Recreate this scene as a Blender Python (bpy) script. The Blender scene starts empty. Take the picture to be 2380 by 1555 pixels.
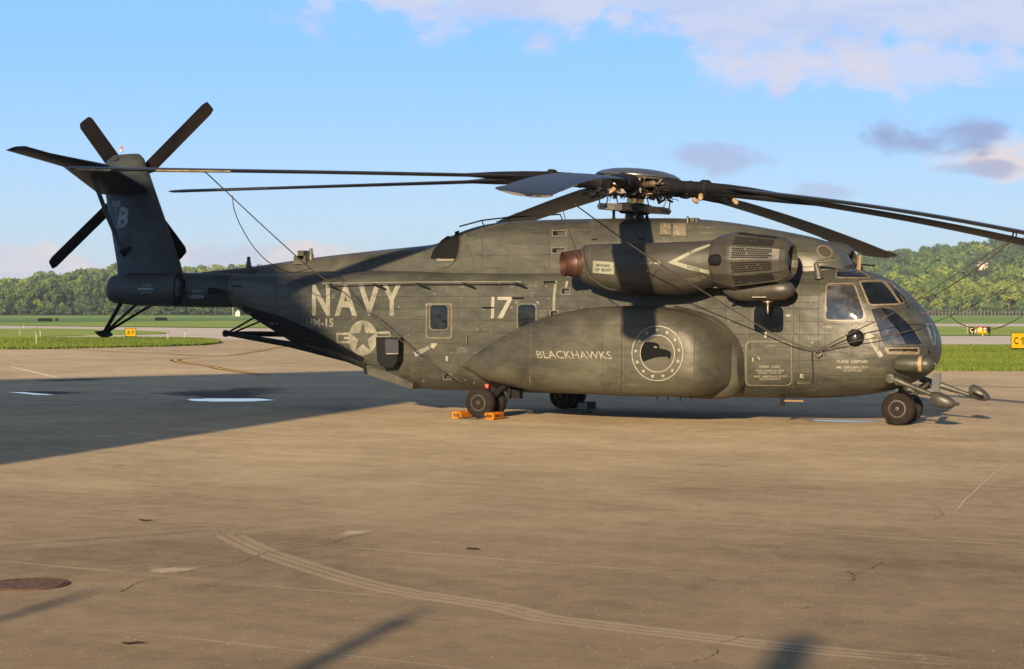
import bpy, bmesh, math, random
import numpy as np
from mathutils import Vector, Matrix, noise
from mathutils.bvhtree import BVHTree
random.seed(7); RNG = np.random.default_rng(7)
R = math.radians
sc = bpy.context.scene
COL = sc.collection

# ------------------------------------------------------------------ camera
TH = R(28); F = 4076.0; W = 2380.0; H = 1556.0; HOR = 719.5
CAM = Vector((18.09, -34.83, 2.32))
PITCH = -math.atan((H / 2 - HOR) / F)
FW0 = Vector((-math.sin(TH), math.cos(TH), 0)); RT = Vector((math.cos(TH), math.sin(TH), 0))
FWD = FW0 * math.cos(PITCH) + Vector((0, 0, math.sin(PITCH))); UP = RT.cross(FWD)
cam = bpy.data.objects.new('camera', bpy.data.cameras.new('camera')); COL.objects.link(cam)
cam.matrix_world = Matrix.Translation(CAM) @ Matrix((RT, UP, -FWD)).transposed().to_4x4()
cam.data.sensor_width = 36; cam.data.lens = F / W * 36
cam.data.clip_start = 0.3; cam.data.clip_end = 6000
sc.camera = cam

# ------------------------------------------------------------------ light
SUN_EL = R(14.7); SUN_TRAVEL = R(102.0)          # sun light travels towards this azimuth
td = Vector((math.cos(SUN_TRAVEL) * math.cos(SUN_EL), math.sin(SUN_TRAVEL) * math.cos(SUN_EL), -math.sin(SUN_EL)))
sun = bpy.data.objects.new('sun', bpy.data.lights.new('sun', 'SUN')); COL.objects.link(sun)
sun.rotation_euler = td.to_track_quat('-Z', 'Y').to_euler()
sun.data.energy = 5.0; sun.data.angle = R(0.8); sun.data.color = (1.0, 0.76, 0.48)
sc.view_settings.view_transform = 'Standard'; sc.view_settings.look = 'None'
sc.view_settings.exposure = 1.30; sc.view_settings.gamma = 1
sc.view_settings.use_curve_mapping = False

world = bpy.data.worlds.new('World'); sc.world = world; world.use_nodes = True


class NT:
    """tiny helper for writing node graphs"""
    def __init__(s, tree):
        s.t = tree; s.n = tree.nodes; s.l = tree.links

    def new(s, typ, **kw):
        n = s.n.new(typ)
        for k, v in kw.items():
            if k.startswith('i_'):
                n.inputs[k[2:].replace('_', ' ')].default_value = v
            else:
                setattr(n, k, v)
        return n

    def put(s, sock, v):
        if isinstance(v, (int, float, tuple, list)):
            sock.default_value = v
        else:
            s.l.new(v, sock)

    def m(s, op, a, b=0.0, c=None, clamp=False):
        n = s.n.new('ShaderNodeMath'); n.operation = op; n.use_clamp = clamp
        s.put(n.inputs[0], a); s.put(n.inputs[1], b)
        if c is not None: s.put(n.inputs[2], c)
        return n.outputs[0]

    def dot(s, v, w):
        n = s.n.new('ShaderNodeVectorMath'); n.operation = 'DOT_PRODUCT'
        s.l.new(v, n.inputs[0]); n.inputs[1].default_value = w
        return n.outputs['Value']

    def mix(s, f, a, b, blend='MIX'):
        n = s.n.new('ShaderNodeMix'); n.data_type = 'RGBA'; n.blend_type = blend; n.clamp_factor = True
        s.put(n.inputs[0], f)
        for i, v in ((6, a), (7, b)):
            if isinstance(v, tuple): n.inputs[i].default_value = (*v[:3], 1)
            else: s.l.new(v, n.inputs[i])
        return n.outputs[2]

    def noise(s, vec, scale, detail=4, rough=.55, dist=0.0, scl=None):
        n = s.n.new('ShaderNodeTexNoise'); n.inputs['Scale'].default_value = scale
        n.inputs['Detail'].default_value = detail; n.inputs['Roughness'].default_value = rough
        n.inputs['Distortion'].default_value = dist
        if scl is not None:
            mp = s.n.new('ShaderNodeMapping'); mp.inputs['Scale'].default_value = scl
            s.l.new(vec, mp.inputs['Vector']); vec = mp.outputs[0]
        s.l.new(vec, n.inputs['Vector'])
        return n.outputs['Fac']

    def ramp(s, f, lo, hi, a=0.0, b=1.0):
        n = s.n.new('ShaderNodeMapRange'); n.interpolation_type = 'SMOOTHSTEP'
        s.put(n.inputs[0], f); n.inputs[1].default_value = lo; n.inputs[2].default_value = hi
        n.inputs[3].default_value = a; n.inputs[4].default_value = b
        return n.outputs[0]


def lin(r, g, b):
    f = lambda c: (c / 255) / 12.92 if c / 255 <= .04045 else ((c / 255 + .055) / 1.055) ** 2.4
    return (f(r), f(g), f(b))


def build_world():
    t = NT(world.node_tree); t.n.clear()
    sky = t.new('ShaderNodeTexSky', sky_type='NISHITA', sun_disc=False, sun_elevation=SUN_EL, altitude=150, air_density=1.0, dust_density=0.6, ozone_density=2.2)
    sky.sun_rotation = math.atan2(-td.x, -td.y)
    tc = t.new('ShaderNodeTexCoord'); d = tc.outputs['Generated']
    sep = t.new('ShaderNodeSeparateXYZ'); t.l.new(d, sep.inputs[0]); z = sep.outputs[2]
    fw = t.m('MAXIMUM', t.m('ABSOLUTE', t.dot(d, tuple(FW0))), .2)
    X = t.m('DIVIDE', t.dot(d, tuple(RT)), fw)       # tangent of azimuth off the runway axis
    Y = t.m('DIVIDE', z, fw)                          # tangent of elevation
    cb = t.new('ShaderNodeCombineXYZ'); t.l.new(X, cb.inputs[0]); t.l.new(Y, cb.inputs[1]); v = cb.outputs[0]
    n1 = t.noise(v, 17, 7, .6, .5, (1, 2.0, 1)); n2 = t.noise(v, 48, 6, .62, .3, (1, 1.6, 1)); n3 = t.noise(v, 5, 5, .5, .2, (1, 2.5, 1))
    nn = t.m('ADD', t.m('MULTIPLY', t.m('SUBTRACT', n1, .5), 4.6), t.m('MULTIPLY', t.m('SUBTRACT', n2, .5), 2.4))
    K = 1.9
    dxn = t.m('MULTIPLY', t.m('SUBTRACT', t.noise(v, 11, 5, .6, .4, (1, 1.5, 1)), .5), 2.0)
    mp_ = t.new('ShaderNodeMapping'); mp_.inputs['Location'].default_value = (3.3, 7.1, 0); t.l.new(v, mp_.inputs['Vector'])
    dyn = t.m('MULTIPLY', t.m('SUBTRACT', t.noise(mp_.outputs[0], 13, 5, .6, .4, (1, 1.3, 1)), .5), 2.2)
    # clear sky: Nishita, pulled to the saturated blue of the evening air
    base = t.mix(1.0, sky.outputs[0], (.62 * K, .83 * K, 1.06 * K), 'MULTIPLY')
    g = t.ramp(z, .0, .16)
    tint = t.mix(g, (4.7, 6.1, 7.2), (2.2, 4.8, 9.1))
    tint = t.mix(t.ramp(z, .12, .7), tint, (1.5, 1.65, 2.05))
    col = t.mix(.88, base, tint)

    def cloud(col, cx, cy, rx, ry, c, amt, k=1.0, soft=.7):
        x = t.m('DIVIDE', t.m('SUBTRACT', X, (cx - 1190) / F), rx / F); y = t.m('DIVIDE', t.m('SUBTRACT', Y, (HOR - cy) / F), ry / F)
        x = t.m('ADD', x, dxn); y = t.m('ADD', y, dyn)
        e = t.m('SUBTRACT', 1.0, t.m('ADD', t.m('MULTIPLY', x, x), t.m('MULTIPLY', y, y)))
        e = t.m('ADD', e, t.m('MULTIPLY', nn, k))
        return t.mix(t.m('MULTIPLY', t.ramp(e, 0.0, soft), amt), col, c)
    lav = t.mix(t.ramp(n1, .40, .60), (4.5, 5.2, 7.3), (5.2, 5.65, 7.2))
    pk = t.mix(t.ramp(n1, .38, .62), (4.9, 5.5, 7.0), (6.8, 6.2, 6.3))
    col = cloud(col, 2080, -60, 1330, 262, lav, .92, .30, .55)
    col = cloud(col, 1180, 10, 360, 60, lav, .75, .12, .9)
    col = cloud(col, 2150, 165, 520, 62, (6.2, 5.9, 6.8), .6, .45, .9)
    col = cloud(col, 1650, 362, 160, 48, (3.4, 4.1, 6.0), .75, .6, 1.1)
    col = cloud(col, 2330, 372, 190, 66, (6.9, 5.9, 5.8), .9, .5, 1.1)
    col = cloud(col, 2180, 308, 170, 56, (2.5, 3.2, 5.3), .9, .6, 1.1)
    col = cloud(col, 2270, 396, 110, 26, (3.0, 3.6, 5.5), .75, .6, 1.0)
    col = cloud(col, 1905, 445, 85, 28, (3.6, 4.3, 6.1), .6, .6, 1.1)
    col = cloud(col, 60, 618, 330, 50, pk, .85, .4, .7)
    col = cloud(col, 640, 592, 300, 40, pk, .9, .45, .6)
    col = cloud(col, 80, 655, 600, 28, (4.2, 4.9, 6.6), .6, .3, 1.0)
    bg = t.new('ShaderNodeBackground'); bg.inputs['Strength'].default_value = 0.05
    t.l.new(col, bg.inputs[0])
    out = t.new('ShaderNodeOutputWorld'); t.l.new(bg.outputs[0], out.inputs[0])


build_world()

# ------------------------------------------------------------------ helpers
def ray(px, py): return FWD * F + RT * (px - W / 2) + UP * (H / 2 - py)
def P(px, py, y):
    d = ray(px, py); return CAM + d * ((y - CAM.y) / d.y)
def Pp(px, py, o, n):
    d = ray(px, py); return CAM + d * ((Vector(o) - CAM).dot(n) / d.dot(n))
def G(px, py, z=0.0):
    d = ray(px, py); return CAM + d * ((z - CAM.z) / d.z)
def WC(X, Z, z=0.0):
    p = CAM + RT * X + FW0 * Z; p.z = z; return p
def zm(ox, oy, s): return lambda x, y: ((ox + x / s) / 1.721, (oy + y / s) / 1.721)
z1 = zm(0, 350, 1.481); z2 = zm(800, 900, 1.944); z3 = zm(1700, 1000, 2.221); z4 = zm(2000, 600, 2.591)
z5 = zm(2150, 850, 2.1636); z6b = zm(2500, 1150, 2.591); z7 = zm(3150, 950, 1.944); z8 = zm(0, 1200, 2.644)
zp = zm(3500, 1350, 3.888); zb = zm(2750, 600, 1.768); zh = zm(2250, 620, 3.4); zr = zm(3650, 950, 3.455); zf = zm(380, 500, 2.592)
zg = zm(0, 1900, 1.19); zq = zm(2000, 1900, 1.1355)

MATS = {}
def mat(name, col, rough=.6, metal=0.0, var=.15, scale=3.0, bump=0.0, bscale=40.0, spec=.5, coat=0.0, trans=0.0, fn=None, stretch=None):
    if name in MATS: return MATS[name]
    m = bpy.data.materials.new(name); m.use_nodes = True; t = NT(m.node_tree)
    b = t.n['Principled BSDF']; MATS[name] = m
    tc = t.new('ShaderNodeTexCoord'); v = tc.outputs['Object']
    n = t.noise(v, scale, 5, .6, 0, stretch)
    c = t.mix(t.ramp(n, .3, .7), tuple(x * (1 - var) for x in col), tuple(min(1, x * (1 + var)) for x in col))
    if fn: c = fn(t, v, c, b) or c
    t.l.new(c, b.inputs['Base Color'])
    b.inputs['Roughness'].default_value = rough; b.inputs['Metallic'].default_value = metal
    b.inputs['Specular IOR Level'].default_value = spec; b.inputs['Coat Weight'].default_value = coat
    if trans: b.inputs['Transmission Weight'].default_value = trans
    if bump and not b.inputs['Normal'].is_linked:
        bn = t.new('ShaderNodeBump'); bn.inputs['Strength'].default_value = bump; bn.inputs['Distance'].default_value = .02
        t.l.new(t.noise(v, bscale, 4, .6), bn.inputs['Height']); t.l.new(bn.outputs[0], b.inputs['Normal'])
    return m


def skin_fn(gx=.52, gz=.26, dark=.62, stain=1.0):
    def fn(t, v, c, b):
        # weather stains running aft and grime, panel grid with rivets read on the metal
        s = t.noise(v, 1.1, 6, .62, .6, (.55, .55, 1.6)); s2 = t.noise(v, 7, 5, .7, .2, (.5, 1, 1.4))
        f = t.m('ADD', t.m('MULTIPLY', t.m('SUBTRACT', s, .5), 2.2 * stain), t.m('MULTIPLY', t.m('SUBTRACT', s2, .5), 1.0 * stain))
        c = t.mix(t.m('ADD', .5, f, clamp=True), tuple([.42] * 3), tuple([1.80, 1.76, 1.62]))
        s3 = t.noise(v, 2.6, 5, .7, .1, (3.2, 1, .35)); f = t.m('ADD', f, t.m('MULTIPLY', t.m('SUBTRACT', s3, .5), 1.3))
        base = t.n.new('ShaderNodeRGB'); base.outputs[0].default_value = (*fn.col, 1)
        c = t.mix(1.0, base.outputs[0], c, 'MULTIPLY')
        sp = t.new('ShaderNodeSeparateXYZ'); t.l.new(v, sp.inputs[0])
        cb = t.new('ShaderNodeCombineXYZ'); t.l.new(sp.outputs[0], cb.inputs[0]); t.l.new(sp.outputs[2], cb.inputs[1])
        br = t.new('ShaderNodeTexBrick', offset=0.0, squash=1.0); t.l.new(cb.outputs[0], br.inputs['Vector'])
        br.inputs['Scale'].default_value = 1; br.inputs['Brick Width'].default_value = gx; br.inputs['Row Height'].default_value = gz
        br.inputs['Mortar Size'].default_value = .007; br.inputs['Mortar Smooth'].default_value = .6
        fac = t.m('MULTIPLY', br.outputs['Fac'], t.ramp(t.noise(v, 1.7, 2), .35, .6, .1, .5))
        c = t.mix(fac, c, t.mix(1.0, c, (dark, dark, dark), 'MULTIPLY'))
        bn = t.new('ShaderNodeBump'); bn.inputs['Strength'].default_value = .85; bn.inputs['Distance'].default_value = .018
        # oil-canning between the frames + joints
        o = t.noise(v, 2.3, 2, .4, .2, (1, 1, 1.7)); pil = t.m('ADD', t.m('MULTIPLY', o, 1.2), t.m('MULTIPLY', br.outputs['Fac'], -.35))
        pil = t.m('ADD', pil, t.m('MULTIPLY', t.noise(v, 60, 3), .04))
        t.l.new(pil, bn.inputs['Height']); t.l.new(bn.outputs[0], b.inputs['Normal'])
        return c
    return fn


def skin(name, col, rough=.5, spec=.45, **k):
    f = skin_fn(**k); f.col = col
    return mat(name, col, rough, spec=spec, fn=f)


SKIN = skin('fuselage_paint', (.031, .033, .026), .46, .45)
SKIN2 = skin('fairing_paint', (.036, .037, .029), .46, .45, gx=.9, gz=.5)
SPON = skin('sponson_paint', (.040, .039, .028), .5, .42, gx=1.6, gz=2.0, stain=.9)
NAC = skin('nacelle_paint', (.030, .029, .024), .45, .45, gx=3.0, gz=3.0, stain=.7)
TAIL = skin('tail_paint', (.018, .023, .023), .45, .35, gx=.7, gz=.45)
BLACK = mat('matt_black', (.006, .006, .007), .7, spec=.15)
VOID = mat('dark_recess', (.006, .006, .006), .9, spec=.1)
BLADE = mat('blade_grey', (.014, .014, .017), .45, spec=.3, var=.3, scale=2)
BLADEU = mat('tail_blade_paint', (.005, .004, .004), .8, spec=.03, var=.4, scale=2)
HUBM = mat('hub_dark_metal', (.014, .012, .011), .38, metal=.3, var=.6, scale=9)
HUBL = mat('hub_worn_metal', (.32, .25, .17), .35, metal=.8, var=.4, scale=9)
DOME = mat('rotor_dome_paint', (.035, .040, .055), .36, var=.15, spec=.5)
def worn_fn(body):
    def fn(t, v, c, b):
        w = t.ramp(t.noise(v, 9, 6, .75, .3), .52, .66); w2 = t.ramp(t.noise(v, 2.2, 4, .6), .45, .75)
        return t.mix(t.m('ADD', t.m('MULTIPLY', w, .5), t.m('MULTIPLY', w2, .25)), c, body)
    return fn


WHITE = mat('faded_white_paint', (.21, .21, .17), .6, var=.12, scale=8, fn=worn_fn((.05, .05, .04)))
FADE = mat('faded_grey_lettering', (.150, .147, .112), .6, var=.3, scale=4, fn=worn_fn((.035, .036, .028)))
FADE2 = mat('faded_blue_grey_lettering', (.19, .24, .26), .6, var=.3, scale=4)
PANEL = mat('panel_edge', (.10, .088, .062), .45, var=.3, scale=12)
SEAM = mat('seam_shadow_gap', (.022, .021, .017), .8)
RIVET = mat('bare_rivet', (.20, .185, .145), .4, metal=.2)
COPPER = mat('heat_stained_copper', (.050, .022, .015), .48, metal=.35, var=.35, scale=6)
TYRE = mat('tyre_rubber', (.013, .010, .008), .85, spec=.15, var=.25, scale=8, bump=.2)
RIM = mat('wheel_rim', (.045, .042, .033), .5, metal=.4, var=.3, scale=20)
TAPE = mat('tan_sealant', (.20, .14, .08), .6, var=.3, scale=15)
FRAMEM = mat('window_frame_tan', (.12, .096, .062), .45, var=.35, scale=14)
ORANGE = mat('chock_orange', (.42, .125, .006), .7, spec=.1, var=.12, scale=10)
ROPE = mat('rope_dark', (.035, .028, .022), .8)
GREYB = mat('light_grey_box', (.22, .24, .27), .6)
YEL = mat('sign_yellow', (.30, .19, .003), .8, spec=.05, var=.05)
SBLK = mat('sign_black', (.008, .008, .008), .9, spec=.03)
SRED = mat('sign_red', (.10, .008, .006), .8, spec=.05, var=.2)
SWHT = mat('sign_white', (.34, .34, .31), .5)
POST = mat('galvanised_post', (.14, .14, .12), .5)
FADEN = mat('faded_nose_number', (.10, .125, .13), .6, var=.3, scale=5)
EAGLE = mat('badge_black', (.004, .004, .005), .8, spec=.08)


def glass_mat(name, tint, k=.35, fn_add=.0):
    m = bpy.data.materials.new(name); m.use_nodes = True; t = NT(m.node_tree); b = t.n['Principled BSDF']
    tc = t.new('ShaderNodeTexCoord'); v = tc.outputs['Object']
    b.inputs['Base Color'].default_value = (*tint, 1); b.inputs['Roughness'].default_value = .04
    b.inputs['Specular IOR Level'].default_value = .5 + k * .3; b.inputs['Coat Weight'].default_value = k * .5; b.inputs['Coat Roughness'].default_value = .02
    bn = t.new('ShaderNodeBump'); bn.inputs['Strength'].default_value = .18; bn.inputs['Distance'].default_value = .05
    t.l.new(t.noise(v, 2.2, 2, .4), bn.inputs['Height']); t.l.new(bn.outputs[0], b.inputs['Normal'])
    n = t.noise(v, 3.5, 4, .6, .6)
    t.l.new(t.mix(t.ramp(n, .45, .66), tuple(tint), tuple(x * 2.2 + fn_add for x in tint)), b.inputs['Base Color'])
    MATS[name] = m; return m


GLASS = glass_mat('tinted_window_glass', (.003, .004, .005), .0)
PLEX = glass_mat('pale_cockpit_glass', (.020, .020, .022), .9, .01)

ROOTS = {}
def thing(name, label, cat, loc=(0, 0, 0), group=None):
    o = bpy.data.objects.new(name, None); COL.objects.link(o); o.location = loc
    o.empty_display_size = .2
    o['label'] = label; o['category'] = cat
    if group: o['group'] = group
    return o


def wloc(o):
    v = Vector((0, 0, 0))
    while o is not None:
        v += Vector(o.location); o = o.parent
    return v


def link_mesh(name, me, m, parent=None, label=None, kind=None, smooth=False):
    o = bpy.data.objects.new(name, me)
    if m is not None and not me.materials:
        me.materials.append(m)
    COL.objects.link(o)
    if parent is not None:
        off = wloc(parent)
        if off.length > 0: me.transform(Matrix.Translation(-off))
        o.parent = parent
    if label: o['label'] = label
    if kind: o['kind'] = kind
    if smooth: smooth_me(me)
    return o


def smooth_me(me, ang=38):
    me.polygons.foreach_set('use_smooth', [True] * len(me.polygons))
    try: me.set_sharp_from_angle(angle=R(ang))
    except Exception: pass


def frame(d):
    d = Vector(d).normalized(); a = Vector((0, 0, 1)) if abs(d.z) < .9 else Vector((1, 0, 0))
    u = d.cross(a).normalized(); return u, d.cross(u).normalized()


class MB:
    def __init__(s): s.v = []; s.f = []

    def add(s, vs, fs):
        k = len(s.v); s.v += [Vector(v) for v in vs]; s.f += [tuple(i + k for i in f) for f in fs]; return s

    def box(s, lo, hi, M=None):
        (a, b, c), (d, e, f) = lo, hi
        vs = [(a, b, c), (d, b, c), (d, e, c), (a, e, c), (a, b, f), (d, b, f), (d, e, f), (a, e, f)]
        if M is not None: vs = [M @ Vector(v) for v in vs]
        return s.add(vs, [(0, 3, 2, 1), (4, 5, 6, 7), (0, 1, 5, 4), (1, 2, 6, 5), (2, 3, 7, 6), (3, 0, 4, 7)])

    def rings(s, rings, cap=True, close=True):
        n = len(rings[0]); vs = [v for r in rings for v in r]; fs = []
        for i in range(len(rings) - 1):
            for j in range(n if close else n - 1):
                a = i * n + j; b = i * n + (j + 1) % n; fs.append((a, b, b + n, a + n))
        if cap: fs += [tuple(range(n - 1, -1, -1)), tuple(range((len(rings) - 1) * n, len(rings) * n))]
        return s.add(vs, fs)

    def tube(s, pts, r, n=10, cap=True):
        pts = [Vector(p) for p in pts]; rs = r if isinstance(r, (list, tuple)) else [r] * len(pts); rings = []
        u = None
        for i, p in enumerate(pts):
            d = (pts[min(i + 1, len(pts) - 1)] - pts[max(i - 1, 0)]).normalized()
            if u is None: u, w = frame(d)
            else: u = (u - d * u.dot(d)).normalized(); w = d.cross(u)
            rings.append([p + (u * math.cos(2 * math.pi * k / n) + w * math.sin(2 * math.pi * k / n)) * rs[i] for k in range(n)])
        return s.rings(rings, cap)

    def lathe(s, o, ax, prof, n=24, cap=True):
        """prof: (distance along axis, radius)"""
        o = Vector(o); ax = Vector(ax).normalized(); u, w = frame(ax)
        return s.rings([[o + ax * a + (u * math.cos(2 * math.pi * k / n) + w * math.sin(2 * math.pi * k / n)) * max(r, 1e-4) for k in range(n)] for a, r in prof], cap)

    def prism(s, pts, off):
        pts = [Vector(p) for p in pts]; off = Vector(off); n = len(pts)
        return s.add(pts + [p + off for p in pts], [tuple(range(n - 1, -1, -1)), tuple(range(n, 2 * n))] + [(i, (i + 1) % n, (i + 1) % n + n, i + n) for i in range(n)])

    def mesh(s, name):
        me = bpy.data.meshes.new(name); me.from_pydata([tuple(v) for v in s.v], [], s.f); me.update()
        bm = bmesh.new(); bm.from_mesh(me); bmesh.ops.recalc_face_normals(bm, faces=bm.faces); bm.to_mesh(me); bm.free()
        return me

    def build(s, name, m, parent=None, smooth=False, **k):
        return link_mesh(name, s.mesh(name), m, parent, smooth=smooth, **k)


def catmull(rows, sub):
    rows = [np.array(r, float) for r in rows]; out = []
    for i in range(len(rows) - 1):
        p0 = rows[max(i - 1, 0)]; p1 = rows[i]; p2 = rows[i + 1]; p3 = rows[min(i + 2, len(rows) - 1)]
        for k in range(sub):
            t = k / sub
            # limit tangents so the profile does not overshoot
            m1 = (p2 - p0) / 2; m2 = (p3 - p1) / 2
            out.append((2 * t ** 3 - 3 * t * t + 1) * p1 + (t ** 3 - 2 * t * t + t) * m1 + (-2 * t ** 3 + 3 * t * t) * p2 + (t ** 3 - t * t) * m2)
    out.append(rows[-1]); return out


def sup(c, n):  # signed superellipse component
    return math.copysign(abs(c) ** (2.0 / n), c)


def loft(rows, nseg=40, sub=5):
    """rows: x, ztop, zbot, yc, hw, zc, ntop, nbot"""
    mb = MB(); rings = []
    for x, zt, zb, yc, hw, zc, nt, nb in catmull(rows, sub):
        ring = []
        for k in range(nseg):
            a = 2 * math.pi * k / nseg; c, s_ = math.cos(a), math.sin(a)
            n = nt if s_ > 0 else nb
            ring.append(Vector((x, yc + hw * sup(c, n), zc + (zt - zc if s_ > 0 else zc - zb) * sup(s_, n))))
        rings.append(ring)
    return mb.rings(rings)


class Surf:
    """rays from the side viewpoint onto a built mesh, to lay panels and print on its real surface"""
    def __init__(s, *objs):
        vs = []; fs = []
        for o in objs:
            off = wloc(o); k = len(vs)
            vs += [v.co + off for v in o.data.vertices]; fs += [tuple(i + k for i in p.vertices) for p in o.data.polygons]
        s.b = BVHTree.FromPolygons([tuple(v) for v in vs], fs)

    def hit(s, px, py):
        d = ray(px, py).normalized(); p, n, i, t = s.b.ray_cast(CAM, d)
        if p is None: return None, None
        if n.dot(d) > 0: n = -n
        return p, n


def inside_cut(verts2, faces, step):
    me = bpy.data.meshes.new('tmp'); me.from_pydata([(x, y, 0) for x, y in verts2], [], faces)
    bm = bmesh.new(); bm.from_mesh(me); bpy.data.meshes.remove(me)
    bmesh.ops.remove_doubles(bm, verts=bm.verts, dist=1e-4)
    bmesh.ops.triangulate(bm, faces=bm.faces, ngon_method='EAR_CLIP')
    xs = [v.co.x for v in bm.verts]; ys = [v.co.y for v in bm.verts]
    for ax, lo, hi in ((0, min(xs), max(xs)), (1, min(ys), max(ys))):
        k = lo + step
        while k < hi:
            co = (k, 0, 0) if ax == 0 else (0, k, 0); no = (1, 0, 0) if ax == 0 else (0, 1, 0)
            bmesh.ops.bisect_plane(bm, geom=bm.verts[:] + bm.edges[:] + bm.faces[:], plane_co=co, plane_no=no)
            k += step
    return bm


def lay(name, verts2, faces, surf, m, off, parent, step=12, thick=.0, label=None):
    """project a flat drawing (picture coordinates of the side view) onto the surface, raised by off"""
    bm = inside_cut(verts2, faces, step)
    dead = []; pos = {}
    for v in bm.verts:
        p, n = surf.hit(v.co.x, v.co.y)
        if p is None: dead.append(v); continue
        pos[v] = (p, n)
    for v, (p, n) in pos.items(): v.co = p + n * off
    if dead: bmesh.ops.delete(bm, geom=dead, context='VERTS')
    if thick:
        ed = [e for e in bm.edges if e.is_boundary]; ns = {}
        r = bmesh.ops.extrude_edge_only(bm, edges=ed)
        for v in [g for g in r['geom'] if isinstance(g, bmesh.types.BMVert)]:
            best = min(pos.values(), key=lambda q: (q[0] + q[1] * off - v.co).length_squared); v.co -= best[1] * (off + thick)
    me = bpy.data.meshes.new(name); bm.to_mesh(me); bm.free()
    o = link_mesh(name, me, m, parent, label=label); smooth_me(me, 30); return o


def poly(name, pts, surf, m, off, parent, thick=.02, step=12, label=None):
    return lay(name, pts, [tuple(range(len(pts)))], surf, m, off, parent, step, thick, label)


def ring_poly(name, outer, inner, surf, m, off, parent, thick=.02, step=14, label=None):
    n = len(outer); return lay(name, list(outer) + list(inner), [(i, (i + 1) % n, (i + 1) % n + n, i + n) for i in range(n)], surf, m, off, parent, step, thick, label)


def rrect(x0, y0, x1, y1, r, n=5):
    pts = []
    for cx, cy, a0 in ((x1 - r, y0 + r, -90), (x1 - r, y1 - r, 0), (x0 + r, y1 - r, 90), (x0 + r, y0 + r, 180)):
        for k in range(n + 1):
            a = R(a0 + 90 * k / n); pts.append((cx + r * math.cos(a), cy + r * math.sin(a)))
    return pts


def shrink(pts, k, kx=None):
    cx = sum(p[0] for p in pts) / len(pts); cy = sum(p[1] for p in pts) / len(pts); out = []
    n = len(pts)
    for i, (x, y) in enumerate(pts):
        d = Vector((cx - x, cy - y)); L = d.length
        out.append((x + d.x / L * k, y + d.y / L * k))
    return out


def rounded(pts, r=.25, n=4):
    out = []; N = len(pts)
    for i in range(N):
        a = Vector(pts[i - 1]); b = Vector(pts[i]); c = Vector(pts[(i + 1) % N])
        p = b + (a - b) * r; q = b + (c - b) * r
        for k in range(n + 1):
            t = k / n; v = p * (1 - t) ** 2 + b * 2 * t * (1 - t) + q * t * t; out.append((v.x, v.y))
    return out


def ellipse(cx, cy, rx, ry, n=28, rot=0):
    return [(cx + rx * math.cos(a) * math.cos(rot) - ry * math.sin(a) * math.sin(rot), cy + rx * math.cos(a) * math.sin(rot) + ry * math.sin(a) * math.cos(rot)) for a in (2 * math.pi * k / n for k in range(n))]


def seam(mb, pts, surf, w=.012, off=.003, step=6):
    """thin ribbon laid along a polyline on the surface"""
    path = []
    for (x0, y0), (x1, y1) in zip(pts[:-1], pts[1:]):
        n = max(1, int(math.hypot(x1 - x0, y1 - y0) / step))
        path += [(x0 + (x1 - x0) * k / n, y0 + (y1 - y0) * k / n) for k in range(n)]
    path.append(pts[-1]); hp = [surf.hit(*p) for p in path]
    hp = [h for h in hp if h[0] is not None]
    vs = []
    for i, (p, n) in enumerate(hp):
        d = (hp[min(i + 1, len(hp) - 1)][0] - hp[max(i - 1, 0)][0])
        if d.length < 1e-6: d = Vector((1, 0, 0))
        s_ = n.cross(d.normalized()) * w / 2; vs += [p + s_ + n * off, p - s_ + n * off]
    mb.add(vs, [(2 * i, 2 * i + 1, 2 * i + 3, 2 * i + 2) for i in range(len(hp) - 1)])


def rivets(mb, pts, surf, gap=5.5, r=.008):
    for (x0, y0), (x1, y1) in zip(pts[:-1], pts[1:]):
        n = max(1, int(math.hypot(x1 - x0, y1 - y0) / gap))
        for k in range(n):
            p, nn = surf.hit(x0 + (x1 - x0) * k / n, y0 + (y1 - y0) * k / n)
            if p is None: continue
            u, w = frame(nn); rr = r * random.uniform(.6, 1.15)
            mb.add([p + u * rr, p + w * rr, p - u * rr, p - w * rr, p + nn * .008], [(0, 1, 4), (1, 2, 4), (2, 3, 4), (3, 0, 4)])


_txt = {}
def text_mesh(s, bold=0.0, serif=False):
    key = (s, bold)
    if key in _txt: return _txt[key]
    cu = bpy.data.curves.new('t', 'FONT'); cu.body = s; cu.offset = bold; cu.resolution_u = 2; cu.space_line = .9; cu.align_x = 'CENTER'
    o = bpy.data.objects.new('t', cu); COL.objects.link(o)
    dg = bpy.context.evaluated_depsgraph_get(); dg.update(); me = bpy.data.meshes.new_from_object(o.evaluated_get(dg))
    vs = [(v.co.x, v.co.y) for v in me.vertices]; fs = [tuple(p.vertices) for p in me.polygons]
    bpy.data.objects.remove(o); bpy.data.meshes.remove(me)
    x0 = min(v[0] for v in vs); x1 = max(v[0] for v in vs); y0 = min(v[1] for v in vs); y1 = max(v[1] for v in vs)
    vs = [((x - x0) / (x1 - x0), (y1 - y) / (y1 - y0)) for x, y in vs]
    _txt[key] = (vs, fs); return vs, fs


def letters(s, quad, surf, m, parent, off=.006, bold=0.0, step=14, name='lettering', label=None):
    """quad: top-left, top-right, bottom-right, bottom-left"""
    vs, fs = text_mesh(s, bold); a, b, c, d = [Vector(q) for q in quad]
    pts = []
    for u, v in vs:
        p = (a * (1 - u) + b * u) * (1 - v) + (d * (1 - u) + c * u) * v; pts.append((p.x, p.y))
    return lay(name, pts, fs, surf, m, off, parent, step, 0, label)


def quad(x0, y0, x1, y1): return [(x0, y0), (x1, y0), (x1, y1), (x0, y1)]
def zq4(z, x0, y0, x1, y1): return [z(x0, y0), z(x1, y0), z(x1, y1), z(x0, y1)]


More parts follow.
